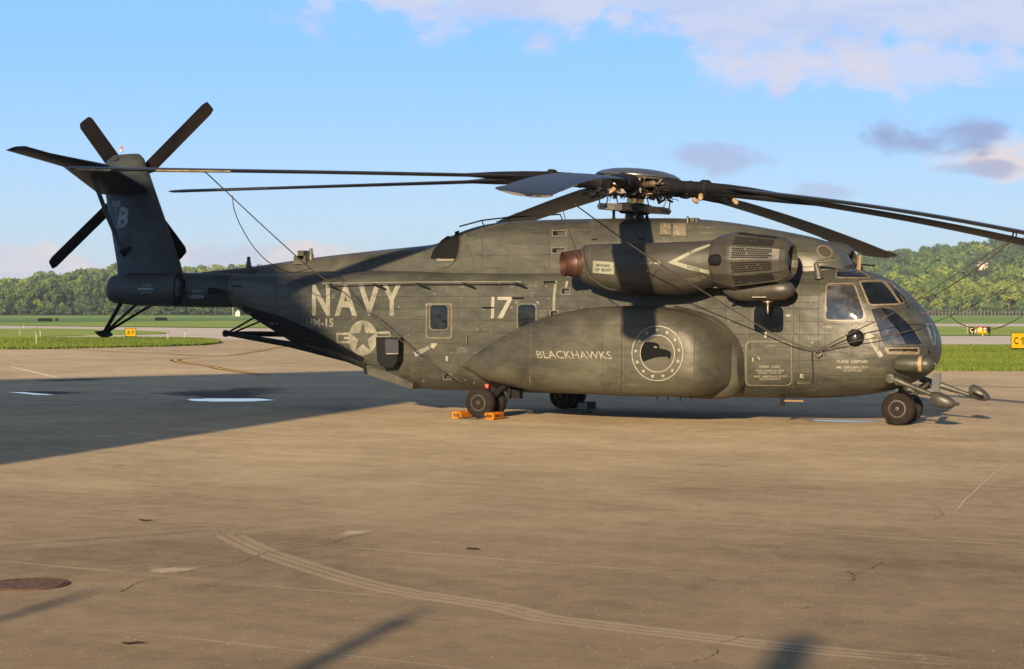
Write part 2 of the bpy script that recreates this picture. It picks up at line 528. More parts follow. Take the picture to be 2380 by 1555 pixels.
# ------------------------------------------------------------------ ground
def ground_fn(kind):
    def fn(t, v, c, b):
        big = t.noise(v, .045, 4, .5, .3); mid = t.noise(v, .35, 5, .6, .4, (1, 1, 1)); fine = t.noise(v, 38, 5, .8); grit = t.noise(v, 120, 3, .85)
        # broom and roller streaks lie along the lanes
        mp = t.new('ShaderNodeMapping'); t.l.new(v, mp.inputs['Vector']); mp.inputs['Rotation'].default_value = (0, 0, R(-20)); mp.inputs['Scale'].default_value = (.16, 2.0, 1)
        st = t.noise(mp.outputs[0], 1.0, 6, .65, .35)
        mp2 = t.new('ShaderNodeMapping'); t.l.new(v, mp2.inputs['Vector']); mp2.inputs['Rotation'].default_value = (0, 0, R(-14)); mp2.inputs['Scale'].default_value = (.05, 4.0, 1)
        st2 = t.noise(mp2.outputs[0], 1.0, 5, .7, .2)
        mot = t.noise(v, 3.2, 7, .78, .4); mot2 = t.noise(v, 1.0, 6, .7, .6, (.55, 1.5, 1))
        f = t.m('ADD', t.m('MULTIPLY', t.m('SUBTRACT', big, .5), 1.3), t.m('MULTIPLY', t.m('SUBTRACT', mid, .5), 1.3))
        f = t.m('ADD', f, t.m('ADD', t.m('MULTIPLY', t.m('SUBTRACT', mot, .5), 1.7), t.m('MULTIPLY', t.m('SUBTRACT', mot2, .5), .8)))
        f = t.m('ADD', f, t.m('MULTIPLY', t.m('SUBTRACT', st, .5), .75))
        f = t.m('ADD', f, t.m('MULTIPLY', t.m('SUBTRACT', fine, .5), 2.0)); f = t.m('ADD', f, t.m('MULTIPLY', t.m('SUBTRACT', grit, .5), 1.2))
        dk, lt = fn.cols
        c = t.mix(t.m('ADD', .5, f, clamp=True), dk, lt)
        if fn.lane:      # sunlight falloff painted into the colour: asphalt darkens towards the camera
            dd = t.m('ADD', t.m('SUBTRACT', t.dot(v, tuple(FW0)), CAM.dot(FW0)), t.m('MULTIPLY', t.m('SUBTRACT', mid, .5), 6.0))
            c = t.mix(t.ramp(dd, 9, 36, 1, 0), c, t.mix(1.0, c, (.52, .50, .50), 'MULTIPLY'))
        c = t.mix(t.m('MULTIPLY', t.ramp(st2, .63, .72), .38), c, fn.pale)          # pale scrape lines
        # damp seep patches
        wet = t.m('MULTIPLY', t.ramp(t.noise(v, .16, 5, .6, .8, (.5, 1.6, 1)), .66, .74), .45)
        c = t.mix(wet, c, tuple(x * .55 for x in dk))
        spk = t.new('ShaderNodeTexVoronoi'); spk.inputs['Scale'].default_value = 9; t.l.new(v, spk.inputs['Vector'])
        c = t.mix(t.ramp(spk.outputs['Distance'], .045, .09, .8, 0), c, (.62, .58, .48))
        bn = t.new('ShaderNodeBump'); bn.inputs['Strength'].default_value = .8; bn.inputs['Distance'].default_value = .008
        t.l.new(t.m('ADD', t.m('MULTIPLY', grit, .8), fine), bn.inputs['Height']); t.l.new(bn.outputs[0], b.inputs['Normal'])
        return c
    return fn


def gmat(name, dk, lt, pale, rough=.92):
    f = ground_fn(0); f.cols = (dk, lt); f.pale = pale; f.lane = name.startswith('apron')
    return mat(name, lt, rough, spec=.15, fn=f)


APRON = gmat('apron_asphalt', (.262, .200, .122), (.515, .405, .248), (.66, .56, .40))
TAXI = gmat('taxiway_concrete', (.42, .37, .31), (.54, .48, .41), (.62, .57, .50))


def grass_fn(dk, lt):
    def fn(t, v, c, b):
        n = t.noise(v, .5, 6, .7, .5); n2 = t.noise(v, .03, 4, .6, .5); n3 = t.noise(v, 14, 3, .7)
        f = t.m('ADD', t.m('MULTIPLY', t.m('SUBTRACT', n, .5), 1.2), t.m('MULTIPLY', t.m('SUBTRACT', n2, .5), 1.8)); f = t.m('ADD', f, t.m('MULTIPLY', t.m('SUBTRACT', n3, .5), 1.2))
        c = t.mix(t.m('ADD', .5, f, clamp=True), dk, lt)
        mow = t.noise(v, 1.0, 3, .5, .1, (.02, .35, 1)); c = t.mix(t.m('MULTIPLY', t.ramp(mow, .5, .62), .35), c, tuple(x * .72 for x in dk))
        dry = t.ramp(t.noise(v, .09, 5, .65, .6), .54, .70); return t.mix(t.m('MULTIPLY', dry, .45), c, (lt[0] * 1.45, lt[1] * .98, lt[2] * 1.8))
    return fn


GRASS = mat('mown_grass', (.1, .2, .03), .85, spec=.1, bump=.8, bscale=8, fn=grass_fn((.150, .225, .032), (.30, .370, .060)))
FIELD = mat('far_field_grass', (.1, .2, .03), .9, spec=.1, fn=grass_fn((.120, .210, .035), (.21, .32, .055)))
CROP = mat('dark_crop_field', (.1, .2, .03), .9, spec=.1, fn=grass_fn((.080, .165, .048), (.125, .225, .060)))


def sheet(name, pts, z, m, thick=0.0, kind='structure', parent=None):
    pts = [Vector((p[0], p[1], z)) for p in pts]; mb = MB()
    if thick: mb.prism([p - Vector((0, 0, thick)) for p in pts], (0, 0, thick))
    else: mb.add(pts, [tuple(range(len(pts)))])
    o = mb.build(name, m, parent, kind=kind)
    return o


# one big ground sheet to the horizon
g = sheet('ground', [WC(-2600, -400), WC(2600, -400), WC(2600, 2600), WC(-2600, 2600)], -.03, FIELD)
# apron: everything near, its far edge runs lower left to upper right past the helicopter
def gz(l, z=0): return [G(x, y, z) for x, y in l]
edge = [(-900, 818), (-300, 815), (0, 812.5), (90, 812), (230, 809), (380, 806), (470, 803), (500, 800), (515, 797), (505, 792.5), (470, 789.5), (400, 788), (302, 787), (150, 787.2), (0, 788.5), (-900, 794)]
# paved surface = apron + its connection to the taxiway, seen between the grass islands
pave = [WC(-140, -60), WC(140, -60)] + gz([(5200, 866), (2380, 862.5), (2250, 862), (2180, 861.5), (1900, 860), (1500, 852), (1200, 843)]) + gz([(1000, 800), (900, 775), (800, 764), (560, 763), (450, 762.5)]) + gz([(200, 760), (0, 757.5), (-900, 752), (-1500, 760), (-2500, 800)])
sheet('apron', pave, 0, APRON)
# the pavement beyond the first island is paler concrete
sheet('taxiway', gz([(-1400, 768), (-600, 762), (0, 757.5), (200, 760), (450, 763), (560, 764), (800, 765.5), (900, 775), (980, 790), (700, 792), (520, 790), (470, 788.5), (400, 787), (300, 786.5), (0, 787.7), (-1400, 792)]), .012, TAXI)
isl = [(-1400, 794), (-300, 791), (0, 788.5), (150, 787.2), (302, 787), (400, 788), (470, 789.5), (505, 792.5), (516, 797), (500, 800), (470, 803), (380, 806), (230, 809), (90, 812), (0, 812.5), (-300, 815), (-1400, 822)]
sheet('grass_island', gz(isl), .06, GRASS, .08)
isl2 = [(-1400, 770), (-300, 768), (0, 766), (90, 764.8), (200, 766.5), (300, 769.5), (370, 772), (392, 775), (375, 777.5), (300, 779.5), (200, 781), (90, 784), (0, 785.5), (-300, 787), (-1400, 789)]
sheet('grass_island.001', gz(isl2), .07, GRASS, .1)
# far strips on the left: crop, bright grass
sheet('crop_field', gz([(-1400, 737), (0, 740), (900, 740), (900, 745), (0, 748), (-1400, 746)]), .03, CROP)
sheet('grass_verge', gz([(-1400, 752), (0, 753), (300, 752), (500, 746.5), (1200, 747.5), (1200, 762.5), (560, 762.5), (450, 761), (200, 759), (0, 756.5), (-1400, 757)]), .03, GRASS)
# right side
sheet('runway', gz([(1700, 753.5), (2150, 753), (5200, 751), (5200, 759), (2150, 760), (1700, 760)]), .03, TAXI)
sheet('lawn', gz([(1300, 806), (2180, 806), (5200, 800), (5200, 867), (2380, 862.5), (2250, 862), (2180, 861.5), (1900, 860), (1500, 852), (1200, 843)]), .06, GRASS, .08)
sheet('taxiway.001', gz([(1300, 784), (2180, 782), (5200, 774), (5200, 799.5), (2180, 805.2), (1300, 805.2)]), .02, TAXI)
sheet('grass_verge.001', gz([(1700, 760.6), (2180, 760.6), (5200, 759.5), (5200, 773.5), (2180, 781.5), (1700, 782)]), .04, GRASS)
sheet('grass_verge.002', gz([(1700, 735), (5200, 733), (5200, 750.5), (2180, 752.5), (1700, 753)]), .03, FIELD)


def strip(name, pts, w, z, m, label=None, kind='structure'):
    pts = [Vector((p.x, p.y, z)) for p in pts]; vs = []
    for i, p in enumerate(pts):
        d = (pts[min(i + 1, len(pts) - 1)] - pts[max(i - 1, 0)]).normalized(); s_ = Vector((-d.y, d.x, 0)) * w / 2
        vs += [p + s_, p - s_]
    o = MB().add(vs, [(2 * i, 2 * i + 1, 2 * i + 3, 2 * i + 2) for i in range(len(pts) - 1)]).build(name, m, kind=kind)
    if label: o['label'] = label
    return o


def worn(name, col, cut=.45, amt=.8, scale=14, stretch=None):
    m = bpy.data.materials.new(name); m.use_nodes = True; t = NT(m.node_tree); b = t.n['Principled BSDF']
    tc = t.new('ShaderNodeTexCoord'); v = tc.outputs['Object']
    b.inputs['Base Color'].default_value = (*col, 1); b.inputs['Roughness'].default_value = .9; b.inputs['Specular IOR Level'].default_value = .1
    n = t.noise(v, scale, 5, .7, .2, stretch); n2 = t.noise(v, scale * .12, 3, .5)
    a = t.m('MULTIPLY', t.ramp(t.m('ADD', n, t.m('MULTIPLY', t.m('SUBTRACT', n2, .5), .7)), cut - .12, cut + .12), amt)
    t.l.new(a, b.inputs['Alpha']); MATS[name] = m; return m


def fade_attr(me, vals):
    a = me.attributes.new('fade', 'FLOAT', 'POINT'); a.data.foreach_set('value', vals)


def soft(name, col, cut, amt, scale, stretch=None, rough=.9):
    m = bpy.data.materials.new(name); m.use_nodes = True; t = NT(m.node_tree); b = t.n['Principled BSDF']
    tc = t.new('ShaderNodeTexCoord'); v = tc.outputs['Object']; at = t.new('ShaderNodeAttribute', attribute_name='fade')
    b.inputs['Base Color'].default_value = (*col, 1); b.inputs['Roughness'].default_value = rough; b.inputs['Specular IOR Level'].default_value = .1
    n = t.noise(v, scale, 6, .7, .4, stretch); n2 = t.noise(v, scale * 7, 3, .7)
    f = t.m('ADD', at.outputs['Fac'], t.m('ADD', t.m('MULTIPLY', t.m('SUBTRACT', n, .5), 1.5), t.m('MULTIPLY', t.m('SUBTRACT', n2, .5), .6)))
    t.l.new(t.m('MULTIPLY', t.ramp(f, cut, cut + .45), amt), b.inputs['Alpha']); MATS[name] = m; return m


def soft_patch(name, px, z, m):
    pts = gz(px); c = sum(pts, Vector()) / len(pts); K = 6; vs = []; va = []
    for k in range(K + 1):
        for p in pts: q = c + (p - c) * (1.25 * k / K if k else .001); vs.append((q.x, q.y, z)); va.append(1 - k / K)
    n = len(pts); o = MB().add(vs, [(k * n + i, k * n + (i + 1) % n, (k + 1) * n + (i + 1) % n, (k + 1) * n + i) for k in range(K) for i in range(n)]).build(name, m, kind='structure'); fade_attr(o.data, va); return o


def soft_strip(name, pts, w, z, m, ends=.2):
    vs = []; va = []; N = len(pts)
    for i, p in enumerate(pts):
        d = (pts[min(i + 1, N - 1)] - pts[max(i - 1, 0)]).normalized(); s_ = Vector((-d.y, d.x, 0)); e = min(1, i / (N * ends), (N - 1 - i) / (N * ends))
        for k, f in ((-.5, .0), (-.3, 1), (.3, 1), (.5, .0)): q = p + s_ * w * k; vs.append((q.x, q.y, z)); va.append(f * e)
    o = MB().add(vs, [(4 * i + k, 4 * i + 4 + k, 4 * i + 5 + k, 4 * i + 1 + k) for i in range(N - 1) for k in range(3)]).build(name, m, kind='structure'); fade_attr(o.data, va)


LINE_Y = worn('worn_yellow_line', (.75, .42, .06), .35, .9, 4)
LINE_W = worn('worn_white_line', (.8, .72, .6), .40, .8, 4)
LINE_K = worn('line_border_black', (.03, .027, .025), .40, .85, 4)
DUST = soft('dusty_tyre_print', (.56, .46, .31), .34, .34, 3.0)
DUSTF = soft('faint_tyre_print', (.55, .45, .32), .42, .2, 2.0)
CRACK = worn('crack_dark', (.06, .05, .04), .46, .7, 9)
PALE = soft('pale_silt', (.66, .56, .40), .38, .5, 1.5)
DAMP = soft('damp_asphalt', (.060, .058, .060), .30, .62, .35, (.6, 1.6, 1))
WATER = mat('puddle_water', (.010, .012, .014), .015, spec=1.0, var=.05)
WATER.node_tree.nodes['Principled BSDF'].inputs['IOR'].default_value = 1.5


def smooth_path(pts, sub=8): return [tuple(p) for p in catmull(pts, sub)]
def gp(pts, sub=8): return [G(x, y) for x, y in smooth_path(pts, sub)]


yl = [z8(2080, 618), z8(1960, 622), z8(1870, 632), z8(1850, 642), z8(1900, 656), z8(2000, 672), z8(2200, 700), z8(2380, 738), (620, 873)]
strip('taxi_line', gp(yl), .48, .004, LINE_K); strip('taxi_line.001', gp(yl), .17, .008, LINE_Y)
yl2 = [z8(540, 522), z8(900, 533), z8(1300, 552), z8(1800, 573), z8(2380, 594), (660, 806)]
strip('taxi_line.002', gp(yl2), .5, .004, LINE_K); strip('taxi_line.003', gp(yl2), .16, .008, LINE_Y)
strip('white_line', gp([z8(110, 708), z8(350, 762), z8(615, 828)]), .16, .004, LINE_W)
strip('white_line.001', gp([z8(1210, 955), z8(1500, 985), z8(1950, 1050)]), .14, .004, LINE_W)
# tyre tracks
def track(name, pts, m, widths, gap, z=.004):
    c = gp(pts, 8)
    for k in range(len(widths)):
        off = gap[k]; out = []
        for i, p in enumerate(c):
            d = (c[min(i + 1, len(c) - 1)] - c[max(i - 1, 0)]).normalized(); out.append(p + Vector((-d.y, d.x, 0)) * off)
        soft_strip(name, out, widths[k] * 1.25, z, m)
tr = [zg(1040, 150), zg(1042, 210), zg(1075, 275), zg(1180, 335), zg(1300, 385), zg(1500, 450), zg(1700, 510), zg(1950, 565), zg(2380, 632), zq(200, 652), zq(500, 690), zq(900, 738), zq(1300, 785), zq(1800, 830), zq(2380, 872), zq(3000, 900)]
tr = [(x, y) for x, y in tr]
track('tyre_track', tr, DUST, [.095, .085, .095], [-.11, 0, .11])
track('tyre_track_faint', [zg(-300, 372), zg(0, 345), zg(500, 305), zg(1000, 270), zg(1500, 232), zg(2000, 180), zg(2330, 130), zq(400, 60)], DUSTF, [.3, .22], [-.22, .22])


def crack(pts, w, seed, m=None, z=.006):
    rnd = random.Random(seed); c = gp(pts, 10); w = w * (.62 if m is None else 1); out = [p + Vector((rnd.uniform(-1, 1), rnd.uniform(-1, 1), 0)) * w * (1.7 if m is None else .5) for p in c]
    soft_strip('crack', out, w, z, m) if m else strip('crack', out, w, z, CRACK)


crack([zg(570, 560), zg(640, 525), zg(720, 500), zg(850, 482), zg(980, 440), zg(1120, 425), zg(1230, 385), zg(1290, 368)], .022, 1)
crack([zg(1310, 368), zg(1440, 352), zg(1560, 332), zg(1660, 298), zg(1800, 272)], .022, 2)
crack([zg(330, 610), zg(380, 600), zg(430, 585)], .018, 9)
crack([zq(880, 852), zq(960, 825), zq(990, 790), zq(975, 775), zq(1050, 752), zq(1105, 735)], .018, 3)
crack([zq(1370, 612), zq(1440, 598), zq(1545, 578)], .016, 4)
crack([zq(1590, 490), zq(1615, 465), zq(1580, 440), zq(1690, 425), zq(1740, 400)], .02, 5)
crack([zq(1970, 205), zq(2010, 180), zq(1980, 150)], .02, 6)
for i, l in enumerate([[(1450, 1097), (1560, 1078), (1700, 1050), (1850, 1010)], [(2200, 1210), (2300, 1110), (2380, 1060)], [(960, 1027), (1300, 1040), (1800, 1058), (2380, 1068)], [(1400, 995), (1700, 1005), (2380, 1016)], [(1100, 987), (1350, 992), (1600, 996)], [(560, 1023), (900, 1034), (1300, 1048)], [(2150, 978), (2380, 984)], [(0, 1305), (180, 1322), (330, 1330)]]):
    crack(l, .028, 20 + i, PALE)
for pts, in [([zg(620, 470), zg(700, 445), zg(880, 430), zg(1010, 440), zg(870, 470), zg(740, 485)],), ([zg(1580, 285), zg(1620, 265), zg(1740, 260), zg(1840, 266), zg(1740, 285), zg(1620, 300)],)]:
    soft_patch('silt_patch', pts, .005, PALE)
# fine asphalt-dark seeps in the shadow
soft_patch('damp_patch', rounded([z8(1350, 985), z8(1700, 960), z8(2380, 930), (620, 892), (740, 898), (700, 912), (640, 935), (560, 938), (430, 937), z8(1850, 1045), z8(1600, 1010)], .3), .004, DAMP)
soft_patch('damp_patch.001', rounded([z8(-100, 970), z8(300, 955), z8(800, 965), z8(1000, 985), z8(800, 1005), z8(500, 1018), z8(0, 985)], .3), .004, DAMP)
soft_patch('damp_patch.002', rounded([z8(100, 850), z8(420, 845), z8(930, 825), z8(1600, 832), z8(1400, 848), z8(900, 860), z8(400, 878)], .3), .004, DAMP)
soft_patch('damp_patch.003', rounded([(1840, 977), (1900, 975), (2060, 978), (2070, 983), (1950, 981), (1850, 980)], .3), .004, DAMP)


def puddle(l):
    rnd = random.Random(len(l)); cx = sum(p[0] for p in l) / len(l); cy = sum(p[1] for p in l) / len(l); out = []
    for x, y in smooth_path(l + [l[0]], 3)[:-1]: k = rnd.uniform(.90, 1.06); out.append((cx + (x - cx) * k, cy + (y - cy) * k))
    sheet('puddle', gz(out), .008, WATER)


puddle(smooth_path([(430, 930), (450, 928), (520, 927), (600, 927.5), (636, 931), (600, 933.5), (520, 934.5), (460, 933.5), (430, 930)], 4)[:-1])
puddle(smooth_path([z8(60, 978), z8(250, 980), z8(340, 988), z8(560, 1006), z8(400, 1010), z8(250, 995), z8(60, 978)], 4)[:-1])
puddle(smooth_path([(1882, 978.5), (1900, 977.6), (1980, 979), (2040, 981), (1990, 982), (1920, 981), (1882, 978.5)], 4)[:-1])
puddle(smooth_path([(1345, 959), (1358, 957.5), (1385, 958.5), (1370, 960.5), (1345, 959)], 4)[:-1])

# manhole cover and debris
mh = thing('manhole_cover', 'round rusty brown manhole cover set flush in the apron at far left', 'manhole cover', G(65, 1360))
c = G(65, 1360); rr = .34
MB().lathe((c.x, c.y, .002), (0, 0, 1), [(0, rr), (.008, rr), (.008, rr - .03), (.003, rr - .035)], 32).build('frame', mat('rusty_iron', (.085, .05, .035), .95, spec=.05, var=.3, scale=20), mh)
mb = MB(); mb.lathe((c.x, c.y, .002), (0, 0, 1), [(0, rr - .045), (.009, rr - .045)], 32)
mb.build('lid', mat('worn_iron', (.11, .075, .055), .95, spec=.05, var=.4, scale=30), mh)
def twig(px, py, seed, label):
    rnd = random.Random(seed); c = G(px, py); mb = MB()
    o = thing('twig', label, 'twig', (c.x, c.y, 0))
    pts = [Vector((c.x + RT.x * s_ + rnd.uniform(-.01, .01), c.y + RT.y * s_ + rnd.uniform(-.01, .01), .012 + rnd.uniform(0, .015))) for s_ in (-.07, -.03, .01, .05, .08)]
    mb.tube(pts, [.004, .009, .007, .006, .003], 5); mb.tube([pts[2], pts[2] + Vector((.02, .03, .006))], [.004, .002], 4)
    mb.build('stem', mat('dead_wood', (.02, .012, .008), .9, spec=.1), o)
    MB().add([pts[0], pts[0] + Vector((.02, .02, .008)), pts[0] + Vector((.04, -.01, .003)), pts[0] + Vector((.015, -.02, .004))], [(0, 1, 2, 3)]).build('leaf', mat('dead_leaf', (.05, .025, .01), .9), o)
twig(338, 1213, 1, 'small dark twig with a dead leaf above the left end of the crack line')
twig(1097, 1280, 2, 'small black twig lying alone on open asphalt near the middle of the photo')
twig(307, 1500, 3, 'small reddish twig on the asphalt between the two left pole shadows')

# ------------------------------------------------------------------ helicopter
heli = thing('helicopter', 'large grey-green military transport helicopter with NAVY and 17 on its side, rotor blades drooping', 'helicopter')

# fuselage: x, ztop, zbot, yc, hw, zc, ntop, nbot
fus_rows = [
    (-8.0, 3.23, 2.37, 0, .46, 2.80, 2.4, 2.4), (-7.2, 3.23, 2.00, 0, .66, 2.75, 2.6, 2.6), (-6.4, 3.23, 1.66, 0, .92, 2.6, 2.9, 2.8),
    (-5.76, 3.23, 1.42, 0, 1.10, 2.5, 3.3, 3.0), (-4.9, 3.23, 1.20, 0, 1.24, 2.2, 3.8, 3.4), (-4.0, 3.23, .96, 0, 1.32, 2.0, 4.2, 4.0),
    (-3.2, 3.22, .68, 0, 1.36, 1.9, 4.4, 4.4), (-2.5, 3.21, .52, 0, 1.37, 1.85, 4.6, 4.6), (-1.0, 3.19, .49, 0, 1.37, 1.85, 4.6, 4.6), (2.0, 3.16, .48, 0, 1.37, 1.85, 4.6, 4.6),
    (5.0, 3.14, .49, 0, 1.37, 1.85, 4.4, 4.4), (6.3, 3.14, .50, 0, 1.36, 1.8, 4.0, 4.0), (7.2, 3.16, .53, 0, 1.33, 1.75, 3.4, 3.6), (7.7, 3.10, .58, 0, 1.27, 1.7, 3.0, 3.3),
    (8.05, 2.97, .64, 0, 1.19, 1.66, 2.8, 3.0), (8.35, 2.80, .72, 0, 1.10, 1.62, 2.6, 2.8), (8.6, 2.58, .82, 0, 1.00, 1.6, 2.5, 2.6), (8.82, 2.35, .93, 0, .87, 1.58, 2.4, 2.5),
    (9.0, 2.12, 1.05, 0, .72, 1.56, 2.3, 2.4), (9.11, 1.93, 1.20, 0, .55, 1.55, 2.2, 2.2), (9.17, 1.77, 1.33, 0, .36, 1.55, 2, 2), (9.20, 1.66, 1.44, 0, .18, 1.55, 2, 2), (9.205, 1.57, 1.53, 0, .03, 1.55, 2, 2)]
FUS = loft(fus_rows, 64, 4).build('fuselage', SKIN, heli, smooth=True)
boom_rows = [(-12.05, 2.98, 2.66, 0, .10, 2.8, 2.2, 2.2), (-12.02, 3.10, 2.57, 0, .22, 2.8, 2.2, 2.2), (-11.92, 3.18, 2.49, 0, .32, 2.8, 2.3, 2.3), (-11.7, 3.22, 2.46, 0, .37, 2.8, 2.4, 2.4),
             (-11.0, 3.24, 2.41, 0, .40, 2.8, 2.5, 2.5), (-9.7, 3.24, 2.38, 0, .42, 2.8, 2.6, 2.6)]
BOOMT = loft(boom_rows, 40, 4).build('tail_boom', TAIL, heli, smooth=True)
MID = loft([(-9.66, 3.23, 2.38, 0, .415, 2.8, 2.6, 2.6), (-8.8, 3.235, 2.37, 0, .44, 2.8, 2.5, 2.5), (-7.98, 3.23, 2.372, 0, .462, 2.8, 2.4, 2.4)], 40, 4).build('tail_boom', TAIL, heli, smooth=True)
# ventral fairing in front of the boom, dark keel and cargo ramp
keel = [z2(420, 730), z2(520, 740), z2(900, 880), z2(1262, 1070), z2(1150, 1030), z2(1010, 975), z2(1000, 985), z2(912, 926), z2(832, 962), z2(800, 965)]
mb = MB(); pts = [P(x, y, -.62) for x, y in keel]; mb.prism(pts, (0, 1.2, 0)); mb.build('ventral_keel', BLACK, heli)
ramp = [z2(1262, 1082), z2(1275, 1155), z2(1420, 1205), z2(1650, 1278), z2(1655, 1230), z2(1500, 1160), z2(1340, 1100)]
MB().prism([P(x, y, -1.30) for x, y in ramp], (0, 2.6, 0)).build('ramp_door', SKIN2, heli)
MB().prism([P(x, y, -1.33) for x, y in [z2(1262, 1080), z2(1285, 1083), z2(1298, 1160), z2(1275, 1157)]], (0, .1, 0)).build('ramp_hinge', BLACK, heli)

# upper engine and gearbox fairing with the spine
dg = [(-9.3, 3.22, 2.95, 0, .06, 3.0, 3, 3), (-8.6, 3.285, 2.95, 0, .16, 3.0, 2.4, 3), (-7.5, 3.37, 2.9, 0, .30, 3.0, 2.2, 3), (-5.75, 3.555, 2.9, 0, .52, 3.0, 2.2, 3), (-3.82, 3.71, 2.9, 0, .70, 3.0, 2.3, 3),
      (-2.6, 3.79, 2.9, 0, .80, 3.0, 2.6, 3), (-2.1, 3.86, 2.9, 0, .88, 3.0, 3, 3), (-1.55, 4.08, 2.9, 0, .95, 3.0, 3.2, 3), (-.87, 4.24, 2.9, 0, .98, 3.0, 3.4, 3), (-.22, 4.28, 2.9, 0, 1.0, 3.0, 3.4, 3),
      (.85, 4.30, 2.9, 0, 1.0, 3.0, 3.4, 3), (2.9, 4.28, 2.9, 0, 1.0, 3.0, 3.4, 3), (4.08, 4.235, 2.9, 0, 1.0, 3.0, 3.4, 3), (4.94, 4.13, 2.9, 0, .98, 3.0, 3.2, 3), (5.97, 3.94, 2.9, 0, .92, 3.0, 3, 3),
      (6.6, 3.80, 2.9, 0, .86, 3.0, 2.8, 3), (7.0, 3.66, 2.9, 0, .76, 3.0, 2.6, 3), (7.22, 3.50, 2.9, 0, .62, 3.0, 2.5, 3), (7.34, 3.30, 2.9, 0, .48, 3.0, 2.4, 3), (7.38, 3.1, 2.9, 0, .36, 3.0, 2.4, 3)]
DOG = loft(dg, 48, 4).build('engine_fairing', SKIN2, heli, smooth=True)

# sponsons: x, ztop, zbot, yc, hw, zc, ntop, nbot  (starboard), mirrored to port
def spon_rows(s_):
    rows = []
    for x, zt, zb, yo, n in [(-.86, 1.12, 1.04, 1.5, 2), (-.6, 1.27, .97, 1.75, 2.2), (0.0, 1.55, .78, 2.25, 2.6), (.85, 1.92, .66, 2.65, 3), (1.86, 2.23, .60, 2.90, 3.8), (2.9, 2.37, .57, 2.97, 4.2), (3.75, 2.39, .56, 2.98, 4.2), (4.4, 2.32, .57, 2.97, 4.0),
                             (4.75, 2.23, .58, 2.96, 3.7), (5.0, 2.13, .61, 2.93, 3.4), (5.18, 2.03, .65, 2.86, 3.0), (5.30, 1.94, .70, 2.73, 2.8), (5.40, 1.84, .76, 2.50, 2.5), (5.47, 1.73, .83, 2.2, 2.3), (5.51, 1.6, .92, 1.9, 2.2), (5.53, 1.45, 1.02, 1.6, 2)]:
        yi = 1.1; rows.append((x, zt, zb, s_ * (yo + yi) / 2, (yo - yi) / 2, (zt + zb) / 2, n, n))
    return rows
SPN = loft(spon_rows(-1), 48, 4).build('sponson', SPON, heli, smooth=True)
SPF = loft(spon_rows(1), 32, 3).build('sponson', SPON, heli, smooth=True)
# wing stub joining sponson to the cabin (dark gap above its nose)
STUB = loft([(4.2, 2.40, .52, -1.55, .35, 1.4, 3, 3), (5.0, 2.18, .50, -1.6, .40, 1.4, 2.6, 3), (5.42, 1.84, .55, -1.55, .34, 1.3, 2.4, 2.6), (5.6, 1.45, .75, -1.5, .25, 1.2, 2.2, 2.4)], 32, 4).build('sponson_fairing', SPON, heli, smooth=True)

